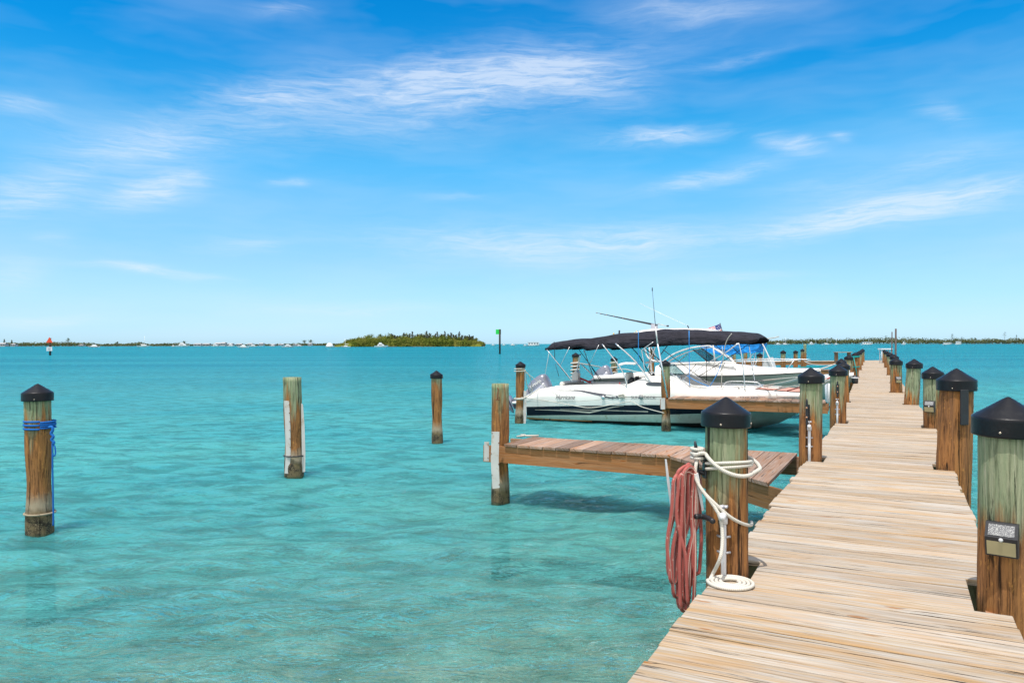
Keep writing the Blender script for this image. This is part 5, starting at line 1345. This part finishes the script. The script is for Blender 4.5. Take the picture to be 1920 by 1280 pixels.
# island ground
isl = [(628, 0.35), (640, 3.02), (655, 6.5), (680, 9.51), (700, 11.14), (730, 11.37), (760, 11.37), (800, 11.37), (840, 10.21), (870, 8.82), (890, 7.19), (902, 4.41), (909, 0.7)]
x0_, x1_ = wpos(628, HD).x, wpos(909, HD).x
mb = MB(); sc_ = []
for i in range(41):
    t = i / 40; x = x0_ + (x1_ - x0_) * t; w_ = 26 * math.sin(PI * min(max(t, .02), .98)) ** .5
    sc_.append([Vector((x, HD - w_, -.4)), Vector((x, HD - w_ * .8, .35)), Vector((x, HD, 1.0)), Vector((x, HD + w_ * .8, .35)), Vector((x, HD + w_, -.4))])
mb.loft(sc_, caps=False); tag(mb.build('island_ground', simple('mud', (.12, .09, .05), .9)), kind='structure')
random.seed(11)
mb = MB()
for i in range(250):
    px = random.uniform(632, 906); hmax = float(np.interp(px, [a for a, _ in isl], [b for _, b in isl])); row = i % 5
    t = (px - 628) / 281; w_ = 26 * math.sin(PI * min(max(t, .02), .98)) ** .5
    D = HD - w_ * .9 + row * w_ * .36; hh = hmax * (.66 + .11 * row) * random.uniform(.82, 1.08); hh = max(1.2, hh)
    p = wpos(px, D); rz = hh * random.uniform(.35, .55); rx = random.uniform(2.2, 4.0)
    clumps(mb, p.x, D, hh - rz, rx, rx, rz, 110, .60)
    if row < 2: clumps(mb, p.x, D - 1, max(.6, hh - rz * 2.1), rx * .95, rx, rz * .8, 50, .6)
sc_ = []   # inner mass of trunks and foliage
for i in range(41):
    px = 634 + (904 - 634) * i / 40; h = float(np.interp(px, [a for a, _ in isl], [b for _, b in isl])) * .62; x = wpos(px, HD).x
    sc_.append([Vector((x, HD - 16, .1)), Vector((x, HD - 12, h * .6)), Vector((x, HD, h)), Vector((x, HD + 12, h * .6)), Vector((x, HD + 16, .1))])
mb.loft(sc_, caps=False)
tag(mb.build('mangrove_thicket', M_mang), kind='stuff')
# individual casuarinas standing above the mangroves
cas = [(722, 630.5), (735, 626), (745, 630), (757, 624.5), (768, 626), (773, 622), (783, 627), (790, 626), (800, 621.5), (806, 625), (814, 629), (820, 622.5), (828, 627), (834, 621.5), (840, 626), (846, 624), (850, 628), (861, 622), (872, 629.5), (880, 628), (887, 630), (893, 634)]
def casu(px, py, D, label, group, spread=2.2, M_=None):
    t = PD(px, py, D); o = empty('casuarina_tree', (t.x, t.y, 0), 0, label, 'tree', group); h = t.z
    MB().tube([(0, 0, 0), (random.uniform(-.3, .3), 0, h * .5), (random.uniform(-.3, .3), 0, h * .96)], [.22, .16, .05], 6).build('trunk', M_bark, o)
    mb = MB(); z0_ = h * .45
    for k in range(34):
        f = k / 33; z = z0_ + (h - z0_) * f; L = spread * (1 - f) ** .7 * random.uniform(.5, 1.15) + .3; a = random.uniform(0, 6.28)
        tip = Vector((L * math.cos(a), L * math.sin(a), L * random.uniform(.3, 1.0))); b0 = Vector((0, 0, z))
        for j in range(14):
            c = b0 + tip * (j / 13) + Vector((random.uniform(-.25, .25), random.uniform(-.25, .25), random.uniform(-.2, .3)))
            d = (tip.normalized() + Vector((random.uniform(-.5, .5), random.uniform(-.5, .5), random.uniform(-.2, .8)))).normalized(); sd = d.orthogonal().normalized()
            mb.add([c - d * .35, c + sd * .14, c + d * .5, c - sd * .14], [(0, 1, 2, 3)], 0, None, random.random())
    mb.build('crown', M_ or M_casu, o); return o
names = {722: 'leftmost thin casuarina rising above the mangrove island', 861: 'darker spire-like casuarina toward the right of the mangrove island', 893: 'rightmost low casuarina on the mangrove island'}
cas += [(727, 631), (740, 629), (750, 629.5), (763, 628), (778, 629), (795, 628.5), (803, 629), (817, 626), (825, 630), (843, 629), (855, 628), (866, 629), (876, 630), (884, 631)]
for (px, py) in cas: casu(px, py, HD + random.uniform(-3, 9), names.get(px, 'wispy grey casuarina rising above the middle of the mangrove island'), 'casuarinas on the mangrove island', 1.9)
# far shorelines
def shoreline(name, px0, px1, D, prof, dens, size, seed, mat=M_far):
    random.seed(seed); mb = MB(); L = wpos(px1, D).x - wpos(px0, D).x; n_ = int(L / dens)
    for i in range(n_):
        px = px0 + (px1 - px0) * (i + random.random()) / n_; h = float(np.interp(px, [a for a, _ in prof], [b for _, b in prof])) * D / FPX * random.uniform(.68, 1.10)
        row = i % 3; Dq = D + row * 8; rz = h * random.uniform(.32, .5); p = wpos(px, Dq); h = h * (.72 + .14 * row)
        clumps(mb, p.x, Dq, h - rz, rz * random.uniform(1.4, 2.4), rz, rz, 34, size)
        clumps(mb, p.x, Dq - 2, h * .3, h * .8, h * .4, h * .45, 22, size)
    tag(mb.build(name, mat), kind='stuff')
shoreline('right_shore_trees', 1425, 2150, 1500, [(1425, 6), (1440, 10), (1520, 11.5), (1600, 14), (1640, 15), (1660, 15.5), (1700, 13), (1780, 12), (1920, 12), (2150, 12)], 2.6, 1.5, 3)
shoreline('left_shore_trees', -220, 640, 1230, [(-220, 7), (0, 6), (20, 8), (60, 9), (100, 9), (150, 8), (165, 7), (200, 5), (240, 6), (262, 8), (275, 5), (320, 6), (340, 7), (360, 3.2), (440, 3), (520, 4.5), (570, 5), (590, 5), (640, 5)], 2.2, 1.2, 4)
mb = MB()
for (a, b, D) in ((1420, 2160, 1500), (-230, 645, 1230)):
    p0, p1 = wpos(a, D), wpos(b, D); mb.box(((p0.x + p1.x) / 2, D + 25, .0), X_, Y_, Z_, p1.x - p0.x, 60, 1.0, bev=.3)
tag(mb.build('far_shore_ground', simple('shore_mud', (.10, .09, .06), .9)), kind='structure')
random.seed(5)
for (px, py, D, sp_, lb) in [(1661, 629.5, 1500, 3.5, 'dark casuarina sticking up behind the tall poles on the right shore'), (1785, 626, 1495, 6.0, 'broad bare-topped tree on the right shore'), (1884, 622, 1495, 6.0, 'broad spiky tree near the right end of the shore'),
        (1906, 628, 1495, 2.2, 'thin tree at the right end of the shore'), (1745, 634, 1495, 2.5, 'small pointed tree left of the broad bare-topped one'), (1803, 632, 1495, 4.0, 'low tree right of the broad bare-topped one'),
        (128, 634, 1225, 4.5, 'tallest dark tree on the left shore right of the red marker'), (8, 636, 1225, 1.5, 'thin palm-like tree at the far left end of the shore'), (22, 637.5, 1225, 1.2, 'second thin tree at the far left end of the shore'),
        (571, 638, 1225, 5.0, 'left of two dark round trees beside the mangrove island'), (583, 637.5, 1225, 5.0, 'right of two dark round trees beside the mangrove island'), (345, 640, 1225, 4.5, 'dark round tree above the white house on the left shore'), (220, 641, 1225, 3, 'small dark tree on the low left shore')]:
    casu(px, py, D, lb, 'single trees on the far shores', sp_, M_far)
# houses on the far left shore
M_hw = simple('house_white', (.48, .47, .46), .8, 0, .1, .05); M_hr = simple('house_roof', (.42, .40, .40), .8, 0, .1, .05); M_hp = simple('house_peach', (.42, .36, .32), .8, 0, .1, .05); M_win = simple('house_window', (.05, .07, .09), .3)
def house(px, D, wpx, hpx, mat, label, name='shore_house'):
    p = wpos(px, D); w_ = wpx * D / FPX; h = hpx * D / FPX; o = empty(name, p, 0, label, 'house', 'houses on the far left shore')
    MB().box((0, 0, h * .36), X_, Y_, Z_, w_, 9, h * .72).build('wall', mat, o)
    mb = MB(); mb.prism([(-w_ / 2 - .6, -5.2, h * .72), (w_ / 2 + .6, -5.2, h * .72), (w_ / 2 - 1, 0, h), (-w_ / 2 + 1, 0, h)], (0, 0, .12)); mb.prism([(-w_ / 2 - .6, 5.2, h * .72), (w_ / 2 + .6, 5.2, h * .72), (w_ / 2 - 1, 0, h), (-w_ / 2 + 1, 0, h)], (0, 0, .12)); mb.build('roof', M_hr, o)
    k = max(2, int(w_ / 4))
    for i in range(k):
        MB().box((-w_ / 2 + (i + .5) * w_ / k, -4.52, h * .42), X_, Y_, Z_, w_ / k * .45, .06, h * .28).build('window', M_win, o)
for a in [(6, 1215, 14, 6.5, M_hr, 'grey roofed house at the far left end of the shore'), (27, 1215, 8, 5, M_hr, 'small grey house right of the far left one'), (372, 1205, 14, 5, M_hw, 'long low white building on the left shore'), (388, 1205, 13, 5, M_hp, 'peach coloured long building beside the low white one'),
          (410, 1205, 14, 6, M_hw, 'white house left of the crowded marina'), (420, 1200, 8, 7, M_hw, 'taller white house at the marina'), (433, 1205, 9, 5, M_hr, 'grey roofed house right of the taller white one'), (450, 1205, 10, 4.5, M_hp, 'peach house behind the moored white boats'),
          (470, 1205, 9, 5, M_hw, 'white house with dark windows right of the peach one'), (491, 1205, 8, 5.5, M_hw, 'lone white house between dark shore trees'), (512, 1205, 9, 3.5, M_hp, 'low tan house right of the lone white one'),
          (528, 1205, 10, 3.5, M_hw, 'low white house near the middle of the left shore'), (556, 1205, 10, 3, M_hp, 'low peach house left of the two round trees'), (582, 1205, 7, 5, M_hw, 'small white house below the two round trees'), (154, 1215, 8, 3.5, M_hp, 'tan house right of the red marker')]: house(*a)
# far boats
M_bw = simple('far_boat_white', (.75, .75, .74), .4, 0, .03, .1)
def fboat(kind, px, D, wpx, hpx, label, rz=0, z=0):
    p = wpos(px, D); L = wpx * D / FPX; h = hpx * D / FPX
    nm = {'yacht': 'motor_yacht', 'sail': 'sailing_boat', 'house': 'houseboat', 'dome': 'covered_raft'}[kind]
    o = empty(nm, p, rz, label, 'boat', 'boats anchored far off')
    hb = L * .16; hh = h * (.34 if kind == 'yacht' else (.26 if kind == 'house' else .12))
    keysf = [(-L / 2, [0, -.3, hb * .8, -.1, hb, hh]), (0, [0, -.4, hb * .85, -.1, hb, hh * 1.02]), (L * .3, [0, -.2, hb * .4, .1, hb * .7, hh * 1.12]), (L / 2, [0, hh * .8, .02, hh * .9, .04, hh * 1.25])]
    mb, _ = hull_mesh(keysf, [-L / 2 + L * i / 10 for i in range(11)], [0, 0]); sc_ = []
    for i in range(11):
        v = interp(keysf, -L / 2 + L * i / 10); sc_.append([Vector((-L / 2 + L * i / 10, -v[4], v[5])), Vector((-L / 2 + L * i / 10, v[4], v[5]))])
    mb.loft(sc_, caps=False); mb.build('hull', M_bw, o)
    if kind == 'yacht':
        mb = MB(); mb.prism([(-L * .28, -hb * .75, hh), (L * .22, -hb * .75, hh), (L * .10, -hb * .75, h * .68), (-L * .22, -hb * .75, h * .68)], (0, hb * 1.5, 0)); mb.prism([(-L * .18, -hb * .6, h * .68), (L * .04, -hb * .6, h * .68), (-L * .0, -hb * .6, h), (-L * .15, -hb * .6, h)], (0, hb * 1.2, 0)); mb.build('cabin', M_bw, o)
        MB().box((-L * .05, -hb * .76 - .02, hh + (h * .68 - hh) * .55), X_, Y_, Z_, L * .24, .04, (h * .68 - hh) * .4).build('window', M_win, o)
    elif kind == 'sail':
        mb = MB(); mb.prism([(-L * .2, -hb * .6, hh), (L * .2, -hb * .6, hh), (L * .12, -hb * .6, hh + h * .08), (-L * .18, -hb * .6, hh + h * .08)], (0, hb * 1.2, 0)); mb.build('cabin', M_bw, o)
        MB().tube([(L * .05, 0, hh), (L * .05, 0, h)], .16, 6).build('mast', M_bw, o); MB().tube([(L * .05, 0, hh + 1.6), (-L * .32, 0, hh + 1.7)], .16, 6).build('boom', M_bw, o)
    elif kind == 'house':
        MB().box((0, 0, hh + (h - hh) * .42), X_, Y_, Z_, L * .82, hb * 1.6, (h - hh) * .84, bev=.1).build('cabin', M_bw, o); MB().box((-L * .02, 0, h - .15), X_, Y_, Z_, L * .92, hb * 1.9, .25).build('roof', M_bw, o)
        for i in range(4): MB().box((-L * .3 + i * L * .2, -hb * .8 - .03, hh + (h - hh) * .45), X_, Y_, Z_, L * .10, .05, (h - hh) * .35).build('window', M_win, o)
    else:
        MB().lathe([(L * .46, 0), (L * .45, h * .3), (L * .36, h * .7), (L * .2, h * .93), (.05, h)], (0, 0, .1), 16).build('cover', M_bw, o)
for a in [('yacht', 175, 700, 22, 5.5, 'white motor yacht left of centre on the far left shore'), ('sail', 270, 800, 24, 20, 'sailing boat with a very tall thin mast on the left'), ('yacht', 343, 800, 26, 8, 'white yacht in front of the dark round tree on the left shore'), ('yacht', 325, 900, 8, 3, 'tiny white boat left of the yacht by the round tree'),
          ('yacht', 404, 900, 16, 5, 'pale boat moored before the white marina houses'), ('yacht', 433, 850, 14, 5, 'white boat right of the marina houses'), ('yacht', 455, 520, 21, 6.5, 'white boat with a dark cabin, low in front of the marina'), ('yacht', 475, 760, 16, 5, 'boat just right of the one with the dark cabin'),
          ('yacht', 541, 600, 24, 6, 'grey and white boat left of the dome-shaped cover'), ('yacht', 512, 900, 14, 3, 'flat pale boat near the middle of the left shore'), ('yacht', 562, 900, 15, 3, 'flat white boat left of the white dome'),
          ('dome', 618, 590, 15, 8, 'white dome-shaped covered raft left of the mangrove island'), ('sail', 648, 580, 18, 16, 'sailing boat moored before the left end of the mangrove island'), ('yacht', 715, 560, 26, 9, 'white cabin cruiser in front of the mangrove island'),
          ('yacht', 925, 1100, 10, 3, 'small pale boat just right of the mangrove island'), ('yacht', 962, 1000, 16, 3.5, 'low white boat right of the green marker'), ('yacht', 945, 1100, 10, 3, 'tiny boat just right of the green marker'), ('house', 1000, 800, 25, 8, 'white houseboat beside the black canopy'), ('yacht', 985, 900, 10, 3, 'small boat at the left side of the houseboat'),
          ('yacht', 1460, 1100, 14, 4, 'white boat at the left end of the right shore'), ('sail', 1472, 1100, 16, 14, 'sailing boat in the cluster at the left of the right shore'), ('yacht', 1522, 1100, 11, 6, 'rounded white boat on the right shore'), ('sail', 1550, 1100, 17, 13, 'broad sailing catamaran on the right shore'), ('sail', 1568, 1100, 9, 12, 'small dark-hulled sailing boat on the right shore'),
          ('house', 1626, 1000, 21, 6, 'white two-deck houseboat left of the tall poles'), ('yacht', 1695, 1000, 8, 6, 'small white cruiser right of the tall poles'), ('house', 1776, 1000, 16, 4.5, 'long white houseboat on the right shore'), ('house', 1797, 1000, 11, 6.5, 'boxy white houseboat right of the long one')]:
    fboat(*a, rz=PI if a[1] in (175, 455, 648) else 0)
# navigation markers
def marker(px, py_t, py_w, kind, label):
    b_ = P(px, py_w, 0); D = b_.y; o = empty('channel_marker', (b_.x, b_.y, 0), 0, label, 'channel marker'); s_ = D / FPX
    zt = PD(px, py_t, D).z; MB().tube([(0, 0, -1), (0, 0, zt - .2)], (1.9 if kind == 'red' else 1.8) * s_, 12).build('post', simple('dark_post', (.03, .022, .018), .8), o)
    if kind == 'red':
        h = 10.5 * s_; w_ = 12.5 * s_; f = 2.3 * s_
        MB().prism([(-w_ / 2, -f, zt - h), (w_ / 2, -f, zt - h), (0, -f, zt)], (0, .05, 0)).build('day_board', simple('marker_red', (.78, .07, .02), .5, 0, .03), o)
        MB().box((0, -f, PD(px, 654, D).z), X_, Y_, Z_, 10.5 * s_, .05, 7.5 * s_).build('notice_board', simple('marker_white', (.72, .72, .74), .5), o)
        for k in range(3): MB().box((0, -f - .04, PD(px, 652.5 + 1.6 * k, D).z), X_, Y_, Z_, (6 - k) * s_, .02, .5 * s_).build('notice_line', simple('notice_grey', (.25, .25, .27)), o)
    else:
        h = 9 * s_; MB().box((-3.5 * s_, -.1, PD(px, 622, D).z), X_, Y_, Z_, 8 * s_, .05, h).build('day_board', simple('marker_green', (.01, .62, .07), .45, 0, .03), o)
        MB().box((1.9 * s_, .1, PD(px, 622, D).z), Y_, X_, Z_, .9, .05, h).build('day_board', simple('marker_green_dark', (.005, .10, .02), .6), o)
marker(94, 631.8, 665.8, 'red', 'red triangular channel marker with a white notice below it'); marker(937.2, 615.5, 663.5, 'green', 'green square channel marker on a dark post')
